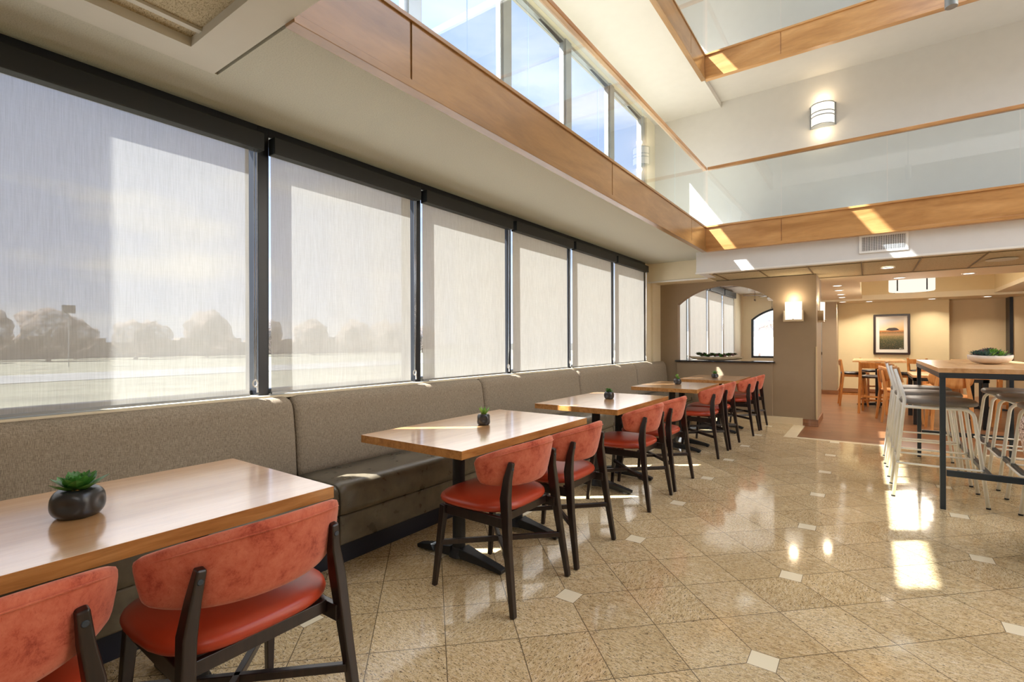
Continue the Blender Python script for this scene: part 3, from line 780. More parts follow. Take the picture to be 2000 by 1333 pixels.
# ================================================================== ROLLER SHADES
def shade(x, y0, y1, ztop, zval, zbot, label, group, chain=True, val='valance'):
    t = thing('roller_shade', label, 'blind', (x, y0, zbot), 0, group)
    L = y1 - y0
    bm = bm_new()
    box(bm, (0.0, 0.0, zval - zbot), (0.075, L - 0.01, ztop - zbot)); obj('valance', bm, val, t, bevel=0.006)
    bm = bm_new(); g0, g1 = 0.008, L - 0.075
    n = 24
    prof = [[(0.012 + 0.004 * math.sin(j * 0.9) * (i / 10.0), g0 + (g1 - g0) * j / n, (zval - zbot + 0.01) * (1 - i / 10.0)) for j in range(n + 1)] for i in range(11)]
    loft(bm, prof, cap=False, closed=False); obj('fabric', bm, 'blind', t, smooth=True)
    bm = bm_new(); box(bm, (0.006, g0, 0.0), (0.020, g1, 0.014)); obj('hem_bar', bm, 'alum', t)
    if chain:
        bm = bm_new()
        for dy in (0.0, 0.018): tube(bm, [(0.045, L - 0.060 + dy, zval - zbot), (0.040, L - 0.058 + dy * 0.7, 0.5), (0.036, L - 0.056 + dy * 0.4, 0.09)], 0.0028, 6)
        ch = obj('chain', bm, 'chrome', t)
        bm = bm_new(); tube(bm, [(0.036, L - 0.052 + 0.014 * math.cos(a), 0.075 + 0.02 * math.sin(a)) for a in [k * PI / 6 for k in range(-2, 11)]], 0.005, 6); tube(bm, [(0.036, L - 0.04, 0.065), (0.036, L - 0.038, 0.02)], 0.005, 6)
        obj('tensioner', bm, 'white_plastic', ch)
    return t
nm = ['offscreen', 'nearest shade', 'second shade', 'third shade', 'fourth shade', 'fifth shade', 'farthest shade']
LB = ['beige solar roller shade nearest the camera end, partly beside the first',
      'large solar roller shade showing trees and sky through its shaded half',
      'beige solar shade right of the see-through one, above the second bench section',
      'beige solar shade above the third bench section, third of the row',
      'beige solar shade above the middle of the bench, fourth of the row',
      'beige solar shade next to last before the cream pilaster',
      'narrowest-looking beige solar shade, beside the cream pilaster']
for k in range(7):
    shade(-2.992, MUL[k] + 0.028, MUL[k + 1] - 0.022, 2.53, 2.425, ZS + 0.005, LB[k], 'roller shades on the long window wall')
LB2 = ['pale shade seen through the arch, closest to the arch edge', 'pale shade seen through the arch, above the planter tip', 'pale shade seen through the arch, third behind the planter', 'pale shade seen through the arch, in the far corner']
for k in range(4):
    shade(-2.992, MU2[k] + 0.04, MU2[k + 1] - 0.03, 2.62, 2.47, 0.91, LB2[k], 'roller shades in the fan room', val='steel')

# ================================================================== BANQUETTE
def bench(y0, y1, label):
    t = thing('bench_section', label, 'bench', (0, y0, 0), 0, 'sections of the long upholstered bench')
    L = y1 - y0; g = 0.004
    # kick
    pbox('kick_board', (-2.95, g, 0), (-2.465, L - g, 0.125), 'kick', t)
    pbox('base', (-2.95, g, 0.12), (-2.425, L - g, 0.29), 'bench_vinyl', t, 0.012)
    # seat: rounded slab with slight crown
    n = 14; rings = []
    prof = [(-2.90, 0.292), (-2.425, 0.292), (-2.412, 0.30), (-2.408, 0.33), (-2.410, 0.42), (-2.420, 0.450), (-2.445, 0.468), (-2.50, 0.474), (-2.70, 0.470), (-2.90, 0.462)]
    ys = [0.0, 0.006, 0.02, 0.05, 0.12] + [L * q for q in (0.25, 0.5, 0.75)] + [L - 0.12, L - 0.05, L - 0.02, L - 0.006, L]
    for y in ys:
        e = min(y, L - y); k = max(0.0, 1 - e / 0.05) ** 2
        rings.append([(x - (0.016 * k if x > -2.8 else 0), min(max(y, g), L - g), 0.38 + (z - 0.38) * (1 - 0.16 * k) if z > 0.38 else z) for x, z in prof])
    bm = bm_new(); loft(bm, rings); obj('seat', bm, 'bench_vinyl', t, smooth=True)
    # backrest
    prof = [(-2.83, 0.44), (-2.835, 0.50), (-2.85, 0.70), (-2.868, 0.86), (-2.880, 0.905), (-2.905, 0.934), (-2.94, 0.944), (-2.965, 0.936), (-2.97, 0.90), (-2.97, 0.44)]
    rings = []
    for y in ys:
        e = min(y, L - y); k = max(0.0, 1 - e / 0.05) ** 2
        rings.append([(max(-2.97, x - (0.022 * k if x > -2.95 else 0)), min(max(y, g), L - g), z - (0.022 * k if z > 0.8 else 0)) for x, z in prof])
    bm = bm_new(); loft(bm, rings); obj('backrest', bm, 'bench_fabric', t, smooth=True)
for a, b, l in ((-0.15, 1.70, 'nearest grey brown bench section behind the table closest to the camera'),
                (1.70, 3.55, 'grey brown bench section behind the second table, its vinyl seat in full view'),
                (3.55, 5.42, 'grey brown bench section behind the third table'),
                (5.42, 7.28, 'grey brown bench section behind the fourth table'),
                (7.28, 8.655, 'last grey brown bench section against the taupe wall')):
    bench(a, b, l)

# ================================================================== CORAL CHAIRS
def coral_chair(label):
    t = thing('dining_chair', label, 'chair', (0, 0, 0), 0, 'coral chairs along the bench tables')
    for s in (-1, 1):
        bm = bm_new()   # rear leg, from the floor past the seat to the backrest bolt
        beam(bm, [(0.268, s * 0.255, 0), (0.224, s * 0.236, 0.30), (0.198, s * 0.218, 0.53), (0.200, s * 0.204, 0.615), (0.217, s * 0.193, 0.70)],
             [(0.026, 0.030), (0.036, 0.034), (0.050, 0.036), (0.040, 0.030), (0.026, 0.026)], up=(0, s, 0))
        lg = obj('leg', bm, 'dark_wood', t, bevel=0.006, seg=3)
        bm = bm_new(); cyl(bm, (0, 0, 0), 0.010, 0.006, 14, 0.007)
        bo = obj('bolt', bm, 'steel', lg, smooth=False, bevel=0.001); bo.location = (0.223, s * 0.197, 0.668); bo.rotation_euler = (0, math.radians(88), 0)
        bm = bm_new()
        beam(bm, [(-0.255, s * 0.235, 0), (-0.205, s * 0.212, 0.43)], [(0.024, 0.024), (0.036, 0.036)], up=(0, 1, 0)); obj('leg', bm, 'dark_wood', t, bevel=0.004)
        bm = bm_new(); beam(bm, [(-0.215, s * 0.205, 0.408), (0.215, s * 0.212, 0.408)], (0.022, 0.050)); obj('side_rail', bm, 'dark_wood', t, bevel=0.003)
        bm = bm_new(); beam(bm, [(-0.228, s * 0.222, 0.228), (0.236, -s * 0.240, 0.228)], (0.022, 0.026)); obj('stretcher', bm, 'dark_wood', t, bevel=0.003)
    bm = bm_new(); beam(bm, [(-0.205, -0.2, 0.42), (-0.205, 0.2, 0.42)], (0.02, 0.04)); obj('cross_rail', bm, 'dark_wood', t, bevel=0.003)
    bm = bm_new(); beam(bm, [(0.16, -0.2, 0.42), (0.16, 0.2, 0.42)], (0.02, 0.04)); obj('cross_rail', bm, 'dark_wood', t, bevel=0.003)
    # seat pad
    def sup(a, k, rx, ry, ex=3.6):
        c, s_ = math.cos(a), math.sin(a)
        x = math.copysign(abs(c) ** (2 / ex), c) * rx * k; y = math.copysign(abs(s_) ** (2 / ex), s_) * ry * k
        y *= 1.0 - 0.14 * max(0, x / rx) ** 2 * 1.0
        return x, y
    N = 40; rings = []
    for k, z in ((0.10, 0.452), (0.60, 0.450), (0.86, 0.447), (0.95, 0.449), (0.99, 0.458), (1.0, 0.468), (0.985, 0.480), (0.94, 0.490), (0.80, 0.497), (0.55, 0.500), (0.10, 0.500)):
        rings.append([(-0.035 + sup(2 * PI * i / N, k, 0.235, 0.262)[0], sup(2 * PI * i / N, k, 0.235, 0.262)[1], z) for i in range(N)])
    bm = bm_new(); loft(bm, rings); obj('seat', bm, 'coral_vinyl', t, smooth=True)
    # curved backrest
    def arcp(u):   # u -1..1 ; plan curve
        a = u * 1.17; R = 0.313
        return 0.236 - R * (1 - math.cos(a)), R * math.sin(a)
    bm = bm_new(); rings = []; NU = 56
    for i in range(NU + 1):
        u = -1 + 2 * i / NU; x, y = arcp(u); x2, y2 = arcp(u + 0.01); tx, ty = x2 - x, y2 - y; l = math.hypot(tx, ty); nx, ny = -ty / l, tx / l
        if nx < 0: nx, ny = -nx, -ny
        au = abs(u)
        top = 0.788 - 0.075 * au ** 2.2; bot = 0.566 + 0.030 * au ** 3
        end = 1 - max(0, (au - 0.90) / 0.10) ** 2.2
        mid = (top + bot) / 2 + 0.002; hh = (top - bot) / 2 * (0.70 + 0.30 * max(end, 0) ** 0.5)
        th = 0.023 * (0.35 + 0.65 * max(end, 0.0) ** 0.5)
        ring = []
        for q in range(16):
            a = 2 * PI * q / 16; ca, sa = math.cos(a), math.sin(a)
            px = math.copysign(abs(ca) ** 0.55, ca) * th; pz = math.copysign(abs(sa) ** 0.55, sa) * hh
            uu = u * (1 - 0.065 * (1 - pz / ((top - bot) / 2))); x, y = arcp(uu)
            lean = 0.055 * (pz / 0.12)
            ring.append((x + nx * px + lean * 0.5 + 0.0, y + ny * px, mid + pz))
        rings.append(ring)
    loft(bm, rings); bk = obj('backrest', bm, 'velvet', t, smooth=True)
    # piped seam just below the top edge
    bm = bm_new(); pts = []
    for i in range(NU + 1):
        u = -0.80 + 1.60 * i / NU; x, y = arcp(u); au = abs(u); x2, y2 = arcp(u + 0.01); tx, ty = x2 - x, y2 - y; l = math.hypot(tx, ty); nx, ny = abs(ty) / l, tx / l * (1 if ty < 0 else -1)
        top = 0.788 - 0.075 * au ** 2.2; mid = (top + 0.566 + 0.030 * au ** 3) / 2
        zz_ = top - 0.022; pts.append((x + nx * 0.0225 + 0.0275 * ((zz_ - mid) / 0.12), y + ny * 0.0225, zz_))
    tube(bm, pts, [0.0024 * min(1, 0.15 + 6 * min(i, NU - i) / NU) for i in range(NU + 1)], 6); obj('seam', bm, 'velvet', bk)
    return t
cl = ['coral chair cut off by the bottom corner of the photo, nearest the camera',
      'coral chair shown largest, tucked under the table with the tilted pot',
      'coral chair at the near end of the second table, showing its whole frame',
      'coral chair at the far end of the second table',
      'coral chair at the near end of the third table',
      'coral chair at the far end of the third table',
      'coral chair at the near end of the fourth table',
      'coral chair at the far end of the fourth table',
      'coral chair at the near end of the farthest table',
      'farthest coral chair, closest to the taupe wall']
cy = [0.13, 0.75, 2.105, 2.71, 3.855, 4.477, 5.915, 6.50, 7.57, 8.155]
cx = [-1.595] * 6 + [-1.59, -1.585, -1.525, -1.515]
cr = [0.0, 0.0, 0.0, 0.01, 0.0, -0.01, 0.02, 0.0, 0.02, 0.0]
ch0 = coral_chair(cl[0]); ch0.location = (cx[0], cy[0], 0)
for i in range(1, 10): dup(ch0, (cx[i], cy[i], 0), cr[i], cl[i])

# ================================================================== BENCH TABLES
def bench_table(L, label):
    t = thing('dining_table', label, 'table', (0, 0, 0), 0, 'wooden tables along the bench')
    Wd = 0.755
    bm = bm_new(); box(bm, (-Wd / 2, 0, 0.712), (Wd / 2, L, 0.755))
    o = obj('tabletop', bm, ['table_top', 'table_edge'], t, bevel=0.0015)
    for p in o.data.polygons: p.material_index = 0 if p.normal.z > 0.9 else 1
    for y in (0.40, L - 0.30) if L > 1.1 else (0.33, L - 0.28):
        y = y
        bm = bm_new(); cyl(bm, (0, y, 0.075), 0.038, 0.62, 20, 0.036); c = obj('column', bm, 'cast_iron', t, smooth=False, bevel=0.002)
        bm = bm_new(); box(bm, (-0.30, y - 0.045, 0.69), (0.30, y + 0.045, 0.712)); obj('top_bracket', bm, 'cast_iron', t, bevel=0.004)
        bm = bm_new()
        cyl(bm, (0, y, 0.03), 0.062, 0.055, 20, 0.040)
        for s in (-1, 1): beam(bm, [(s * 0.03, y, 0.058), (s * 0.16, y, 0.042), (s * 0.29, y, 0.024), (s * 0.325, y, 0.018)], [(0.085, 0.06), (0.06, 0.045), (0.052, 0.030), (0.052, 0.022)])
        for s in (-1, 1): cyl(bm, (s * 0.30, y, 0.0), 0.014, 0.02, 10)
        obj('foot', bm, 'cast_iron', t, bevel=0.005)
    return t
TX = -1.945
tb = [(-0.16, 1.235, TX, 'wooden table nearest the camera, cut off by the photo edge'),
      (1.768, 1.292, TX, 'second wooden table, with a spiky plant in a black pot'),
      (3.54, 1.19, -1.93, 'third wooden table from the camera along the bench'),
      (5.55, 0.99, -1.885, 'fourth wooden table, second from the taupe wall'),
      (7.05, 1.06, -1.80, 'farthest wooden table, nearest the taupe wall')]
for y, L, x, l in tb:
    o = bench_table(L, l); o.location = (x, y, 0)

# ================================================================== SMALL POTS
def leaf(bm, L, w, elev, az, base=(0, 0, 0), th=0.003, cup=0.25, curl=0.3):
    n = 5; R = []
    for i in range(n + 1):
        s = i / n; r = L * s; e = elev + curl * s
        z = math.sin(e) * r; x = math.cos(e) * r
        ww = w * (math.sin(PI * min(1, 0.15 + 0.85 * s)) ** 0.7 if s < 1 else 0.02)
        c = Vector((x, 0, z)); up = Vector((-math.sin(e), 0, math.cos(e)))
        ring = [c + Vector((0, ww / 2, 0)) + up * cup * ww * 0.5, c + up * 0, c + Vector((0, -ww / 2, 0)) + up * cup * ww * 0.5, c - up * th * (1.3 - s)]
        R.append(ring)
    rot = Matrix.Rotation(az, 3, 'Z'); b = Vector(base)
    loft(bm, [[rot @ p + b for p in r] for r in R])
def rosette(bm, n, R, base=(0, 0, 0), w=0.5, e0=0.1, e1=1.3, th=0.003, seed=0, curl=0.3, cup=0.25):
    rnd = random.Random(seed)
    for i in range(n):
        s = i / (n - 1.0); az = i * 2.39996 + rnd.uniform(-0.1, 0.1)
        L = R * (1 - 0.55 * s) * rnd.uniform(0.9, 1.08); leaf(bm, L, L * w, e0 + (e1 - e0) * s + rnd.uniform(-0.06, 0.06), az, base, th, cup, curl)
def pot_mesh(R, hz):
    bm = bm_new(); bmesh.ops.create_icosphere(bm, subdivisions=5, radius=1.0)
    dirs = [Vector((math.cos(a), math.sin(a), 0.05)) for a in (0.5, 0.5 + 2 * PI / 4, 0.5 + PI, 0.5 + 6 * PI / 4)] 
    for v in bm.verts:
        p = v.co.normalized(); k = 1.0
        e = 2.6; k = 1 / ((abs(p.x) ** e + abs(p.y) ** e + abs(p.z) ** e) ** (1 / e)) ** 0.55
        for d in dirs:
            a = p.angle(d); k -= 0.20 * math.exp(-(a / 0.42) ** 2)
        q = p * k; z = q.z
        if z < -0.80: z = -0.80
        if z > 0.78:
            rr = math.hypot(q.x, q.y); z = 0.78 if rr > 0.38 else 0.60
        v.co = Vector((q.x * R, q.y * R, z * hz))
    return bm
def small_pot(loc, R, hz, kind, label, rot=(0, 0, 0), rz=0.0):
    t = thing('potted_succulent', label, 'potted plant', loc, rz, 'succulents in black pots on the bench tables')
    pm = pot_mesh(R, hz); 
    p = obj('pot', pm, 'ceramic', t, smooth=True); p.rotation_euler = rot; p.location = (0, 0, 0.80 * hz * (1 if rot == (0, 0, 0) else 1.03))
    top = 0.80 * hz + 0.66 * hz
    bm = bm_new(); rnd = random.Random(int(loc[1] * 10))
    for i in range(26):
        a = rnd.uniform(0, 2 * PI); r = R * 0.42 * math.sqrt(rnd.random()); c = Vector((r * math.cos(a), r * math.sin(a), 0.66 * hz + rnd.uniform(-0.002, 0.006)))
        s = R * rnd.uniform(0.06, 0.11)
        mm = Matrix.Translation(c) @ Matrix.Diagonal((s, s * 0.8, s * 0.6, 1)); bmesh.ops.create_icosphere(bm, subdivisions=1, radius=1.0, matrix=mm)
    obj('gravel', bm, 'gravel', p)
    bm = bm_new(); b = (0, 0, 0.68 * hz); R0 = R / 0.055
    if kind == 'rosette': rosette(bm, 40, 0.068 * R0, b, 0.60, 0.10, 1.25, 0.002, 3, curl=0.30); m = 'leaf_dark'
    elif kind == 'aloe': rosette(bm, 24, 0.075 * R0, b, 0.22, 0.55, 1.45, 0.006, 5, curl=0.25, cup=0.1); m = 'leaf_light'
    elif kind == 'bush':
        for i in range(7): rosette(bm, 12, 0.034 * R0, (0.022 * R0 * math.cos(i * 0.9), 0.022 * R0 * math.sin(i * 0.9), 0.68 * hz + 0.012 * R0 * (i % 3)), 0.5, 0.0, 1.3, 0.003, i)
        m = 'leaf_dark'
    elif kind == 'tall':
        for i in range(7): rosette(bm, 12, 0.030 * R0, (0.016 * R0 * math.cos(i * 1.3), 0.016 * R0 * math.sin(i * 1.3), 0.68 * hz + 0.018 * R0 * (i % 4)), 0.4, 0.5, 1.5, 0.004, i)
        m = 'leaf_light'
    else: rosette(bm, 30, 0.085 * R0, b, 0.16, 0.35, 1.5, 0.005, 9, curl=0.15, cup=0.1); m = 'leaf_dark'
    obj('plant', bm, m, p, smooth=False)
    return t
small_pot((-1.93, 0.445, 0.755), 0.066, 0.052, 'rosette', 'wide green rosette in a tilted dimpled black pot on the nearest table', (0.0, 0.0, 0.0), 0.35)
small_pot((-1.965, 2.425, 0.755), 0.045, 0.044, 'aloe', 'light green spiky succulent in a black pot on the second table', rz=0.2)
small_pot((-1.925, 4.20, 0.755), 0.046, 0.042, 'bush', 'low dark green succulent in a round black pot on the third table', rz=1.0)
small_pot((-1.905, 6.15, 0.755), 0.047, 0.042, 'tall', 'bright green tufted succulent in a black pot on the fourth table', rz=0.8)
small_pot((-1.80, 7.55, 0.755), 0.050, 0.038, 'spiky', 'thin leaved dark succulent in a black pot on the farthest table', rz=0.3)

# long planter on the arch ledge
t = thing('planter_bowl', 'long boat shaped bowl of dark succulents on the black ledge', 'planter', (-2.07, 8.74, 0.965))
def boat(L, Wd, H, n=24, m=10, asym=0.0, lip=0.01):
    bm = bm_new(); rings = []
    for i in range(n + 1):
        s = -1 + 2 * i / n; x = s * L / 2; k = max(0.0, 1 - abs(s) ** 2.6); wy = Wd / 2 * (0.04 + 0.96 * k ** 0.6); hb = H * (1 - (0.12 + 0.88 * k ** 0.55)); top = H * (1 + 0.12 * abs(s) ** 3)
        out = []; 
        for j in range(m + 1):
            a = PI * j / m; out.append((x, -math.cos(a) * wy, hb + (top - hb) * (1 - math.sin(a) ** 0.6)))
        inn = [(p[0] * 0.985, p[1] * 0.90, min(top, p[2] + lip + 0.004)) for p in reversed(out)]
        rings.append(out + inn)
    loft(bm, rings); return bm
obj('bowl', boat(0.86, 0.17, 0.06), 'stone_bowl', t, smooth=True)
rnd = random.Random(5)
for i in range(30):
    x = -0.30 + 0.60 * (i + 0.5) / 30; y = rnd.uniform(-0.05, 0.05)
    bm = bm_new(); rosette(bm, 20, rnd.uniform(0.05, 0.075), (x, y, 0.065 + rnd.uniform(0, 0.035)), 0.45, 0.0, 1.5, 0.004, i)
    obj('succulent', bm, ['leaf_olive', 'leaf_dark', 'leaf_olive', 'leaf_dark', 'leaf_purple', 'leaf_olive'][i % 6], t)

# ================================================================== WHITE COUNTER STOOLS AND TALL TABLE
def white_stool(label):
    t = thing('counter_stool', label, 'stool', (0, 0, 0), 0, 'white metal stools at the tall table')
    r = 0.0130
    for s in (-1, 1):
        y = s * 0.222
        bm = bm_new(); tube(bm, bendpath([(-0.285, y, 0.0), (-0.215, s * 0.205, 0.74), (-0.208, s * 0.20, 0.80), (-0.268, s * 0.175, 1.045)], 0.06, 6), r, 12); lg = obj('leg', bm, 'white_steel', t, smooth=True)
        bm = bm_new(); cyl(bm, (-0.2855, y, -0.0), 0.0142, 0.012, 12); obj('foot_cap', bm, 'rubber', lg)
        bm = bm_new(); tube(bm, bendpath([(-0.215, s * 0.205, 0.742), (0.205, s * 0.205, 0.742), (0.285, y, 0.0)], 0.07, 7), r, 12); lg = obj('leg', bm, 'white_steel', t, smooth=True)
        bm = bm_new(); cyl(bm, (0.285, y, 0.0), 0.0142, 0.012, 12); obj('foot_cap', bm, 'rubber', lg)
    bm = bm_new(); tube(bm, [(-0.21, -0.2, 0.742), (-0.21, 0.2, 0.742)], 0.012, 8); tube(bm, [(0.17, -0.2, 0.742), (0.17, 0.2, 0.742)], 0.012, 8); obj('seat_frame', bm, 'white_steel', t, smooth=True)
    bm = bm_new(); tube(bm, bendpath([(-0.257, -0.236, 0.285), (0.285, -0.236, 0.285), (0.285, 0.236, 0.285), (-0.257, 0.236, 0.285)], 0.04, 5), 0.008, 8); tube(bm, [(-0.257, -0.236, 0.285), (-0.257, 0.236, 0.285)], 0.008, 8); obj('footrest', bm, 'white_steel', t, smooth=True)
    N = 36; rings = []
    for k, z in ((0.1, 0.757), (0.9, 0.757), (0.98, 0.763), (1.0, 0.776), (0.985, 0.79), (0.93, 0.80), (0.7, 0.806), (0.1, 0.808)):
        rings.append([(0.01 + math.copysign(abs(math.cos(2 * PI * i / N)) ** 0.75, math.cos(2 * PI * i / N)) * 0.245 * k, math.copysign(abs(math.sin(2 * PI * i / N)) ** 0.65, math.sin(2 * PI * i / N)) * 0.245 * k, z) for i in range(N)])
    bm = bm_new(); loft(bm, rings); obj('seat', bm, 'grey_vinyl', t, smooth=True)
    bm = bm_new(); rings = []
    for i in range(13):
        u = -1 + i / 6.0; y = u * 0.19; x = -0.222 - 0.03 * (1 - u * u)
        rings.append([(x + 0.012, y, 0.935), (x - 0.000, y, 0.935), (x - 0.032, y, 1.058), (x - 0.020, y, 1.060)])
    loft(bm, rings); obj('backrest', bm, 'maple', t, bevel=0.003)
    return t
ws = white_stool('front white stool with grey seat on the open side of the tall table'); ws.location = (0.455, 5.352, 0)
dup(ws, (0.447, 6.06, 0), 0, 'middle white stool between two others on the open side of the tall table')
dup(ws, (0.435, 6.66, 0), 0, 'rear white stool on the open side of the tall table, mostly hidden')
dup(ws, (1.19, 5.31, 0), PI, 'white stool opposite the front one, its legs partly behind the armchair')
dup(ws, (1.185, 6.04, 0), PI, 'white stool across the tall table, with its grey seat in front of the other')
dup(ws, (1.18, 6.74, 0), PI, 'rearmost white stool across the tall table')

t = thing('tall_table', 'tall communal table with maple top and dark steel frame', 'table', (0.44, 4.93, 0))
bm = bm_new(); box(bm, (0, 0, 1.035), (0.77, 2.14, 1.07)); obj('tabletop', bm, 'maple_top', t, bevel=0.002)
for x in (0.022, 0.748):
    for y in (0.022, 2.118):
        bm = bm_new(); box(bm, (x - 0.017, y - 0.017, 0), (x + 0.017, y + 0.017, 1.035)); obj('leg', bm, 'steel', t, bevel=0.002)
bm = bm_new()
for y in (0.022, 2.118): box(bm, (0.0, y - 0.021, 0.995), (0.77, y + 0.021, 1.034))
for x in (0.022, 0.748): box(bm, (x - 0.021, 0, 0.995), (x + 0.021, 2.14, 1.034))
obj('top_frame', bm, 'steel', t, bevel=0.002)
for y in (0.022, 2.118):
    bm = bm_new(); box(bm, (0.043, y - 0.015, 0.255), (0.727, y + 0.015, 0.30)); obj('end_rail', bm, 'steel', t, bevel=0.002)
for x in (0.285, 0.50):
    bm = bm_new(); box(bm, (x - 0.015, 0.037, 0.262), (x + 0.015, 2.10, 0.298)); obj('footrail', bm, 'steel', t, bevel=0.002)

# bowl on tall table
t = thing('planter_bowl', 'chalk white bowl of blue green and purple succulents on the tall table', 'planter', (0.87, 5.95, 1.07), 0.25)
obj('bowl', boat(0.31, 0.21, 0.075, lip=0.012), 'white_bowl', t, smooth=True)
rnd = random.Random(11)
for i in range(38):
    a = rnd.uniform(0, 2 * PI); rr = math.sqrt(rnd.random()); x = 0.105 * rr * math.cos(a) - 0.01; y = 0.07 * rr * math.sin(a); h = 0.055 + 0.055 * (1 - rr) + rnd.uniform(0, 0.015)
    front = y < -0.02
    mt = rnd.choice(['leaf_light', 'leaf_light', 'leaf_blue']) if (front and x > -0.02) else rnd.choice(['leaf_blue', 'leaf_blue', 'leaf_purple', 'leaf_blue', 'leaf_purple'])
    bm = bm_new(); rosette(bm, 20, rnd.uniform(0.052, 0.075), (x, y, h), 0.34 if mt == 'leaf_light' else 0.2, 0.05, 1.5, 0.003, i + 40); obj('succulent', bm, mt, t)

# ================================================================== TWEED ARMCHAIR at the right edge
t = thing('armchair', 'pink tweed tub armchair with grey green leather base at the photo edge', 'armchair', (1.175, 4.13, 0))
bm = bm_new()
def tub(r, a0, a1, z0, z1, th, n=40):
    rings = []
    for k in range(n + 1):
        a = a0 + (a1 - a0) * k / n; e = min(k, n - k) / n; c, s_ = math.cos(a), math.sin(a); f = 1.0 if e > 0.06 else 0.55 + 7.5 * e
        ring = []
        for q in range(16):
            b = 2 * PI * q / 16; cb, sb = math.cos(b), math.sin(b)
            pr = r + math.copysign(abs(cb) ** 0.6, cb) * th * f + (0.03 if sb > 0 else -0.0); pz = (z0 + z1) / 2 + math.copysign(abs(sb) ** 0.45, sb) * (z1 - z0) / 2 * (0.9 + 0.1 * f)
            ring.append((pr * c, pr * s_, pz))
        rings.append(ring)
    loft(bm, rings)
tub(0.36, PI * 0.42, PI * 1.75, 0.285, 0.83, 0.055); obj('back_shell', bm, 'tweed', t, smooth=True)
bm = bm_new(); lathe(bm, [(0.0, 0.06), (0.37, 0.06), (0.395, 0.08), (0.40, 0.12), (0.40, 0.155), (0.392, 0.165), (0.40, 0.175), (0.405, 0.25), (0.39, 0.285), (0.30, 0.29), (0, 0.29)], 48); obj('leather_base', bm, 'sage_vinyl', t, smooth=True)
bm = bm_new(); lathe(bm, [(0, 0.29), (0.30, 0.29), (0.315, 0.31), (0.315, 0.42), (0.29, 0.45), (0, 0.46)], 40); obj('seat_cushion', bm, 'sage_vinyl', t, smooth=True)
bm = bm_new(); cyl(bm, (0, 0, 0.0), 0.20, 0.06, 32); obj('swivel_base', bm, 'cast_iron', t)

# ================================================================== BACK ROOM FURNITURE
def oak_stool(label):
    t = thing('counter_stool', label, 'stool', (0, 0, 0), 0, 'oak stools in the back room')
    for s in (-1, 1):
        bm = bm_new(); beam(bm, [(-0.235, s * 0.20, 0), (-0.175, s * 0.185, 0.62), (-0.215, s * 0.185, 0.92)], [(0.034, 0.036), (0.04, 0.05), (0.028, 0.034)], up=(0, 1, 0)); obj('leg', bm, 'oak', t, bevel=0.004)
        bm = bm_new(); beam(bm, [(0.225, s * 0.20, 0), (0.165, s * 0.185, 0.62)], [(0.032, 0.034), (0.038, 0.04)], up=(0, 1, 0)); obj('leg', bm, 'oak', t, bevel=0.004)
        bm = bm_new(); beam(bm, [(-0.21, s * 0.195, 0.24), (0.20, s * 0.195, 0.24)], (0.02, 0.03)); obj('stretcher', bm, 'oak', t, bevel=0.002)
        bm = bm_new(); beam(bm, [(-0.17, s * 0.185, 0.60), (0.165, s * 0.185, 0.60)], (0.022, 0.045)); obj('side_rail', bm, 'oak', t, bevel=0.002)
    bm = bm_new(); beam(bm, [(0.20, -0.19, 0.20), (0.20, 0.19, 0.20)], (0.022, 0.035)); beam(bm, [(-0.20, -0.19, 0.30), (-0.20, 0.19, 0.30)], (0.02, 0.03)); obj('footrest', bm, 'oak', t, bevel=0.002)
    bm = bm_new(); rings = []
    for (k, z) in ((0.9, 0.625), (1.0, 0.635), (1.0, 0.655), (0.93, 0.668), (0.6, 0.674), (0.1, 0.675)):
        rings.append([(math.copysign(abs(math.cos(a)) ** 0.5, math.cos(a)) * 0.205 * k, math.copysign(abs(math.sin(a)) ** 0.5, math.sin(a)) * 0.205 * k, z) for a in [2 * PI * i / 32 for i in range(32)]])
    loft(bm, rings); obj('seat', bm, 'black_vinyl', t, smooth=True)
    bm = bm_new(); rings = []
    for i in range(11):
        u = -1 + i / 5.0; x = -0.200 - 0.03 * (1 - u * u); rings.append([(x + 0.01, u * 0.2, 0.80), (x - 0.008, u * 0.2, 0.80), (x - 0.022, u * 0.2, 0.90), (x - 0.004, u * 0.2, 0.90)])
    loft(bm, rings); obj('backrest', bm, 'oak', t, bevel=0.003)
    return t
st = oak_stool('oak stool with black seat nearest the taupe column'); st.location = (-0.235, 12.05, 0); st.rotation_euler = (0, 0, 0.10)
dup(st, (0.10, 10.95, 0), 1.45, 'oak stool with its back to the camera at the counter height table')
dup(st, (0.12, 13.15, 0), -1.2, 'oak stool behind the counter height table, against the yellow wall')
dup(st, (0.62, 12.3, 0), PI - 0.2, 'oak stool at the far side of the counter height table')
dup(st, (2.35, 12.9, 0), PI - 0.2, 'oak stool beside the second counter table, seen under the tall table')
dup(st, (2.0, 11.6, 0), 1.5, 'oak stool partly behind the tall table steel leg')
dup(st, (0.98, 13.6, 0), 0.9, 'oak stool in front of the yellow wall, below the picture')
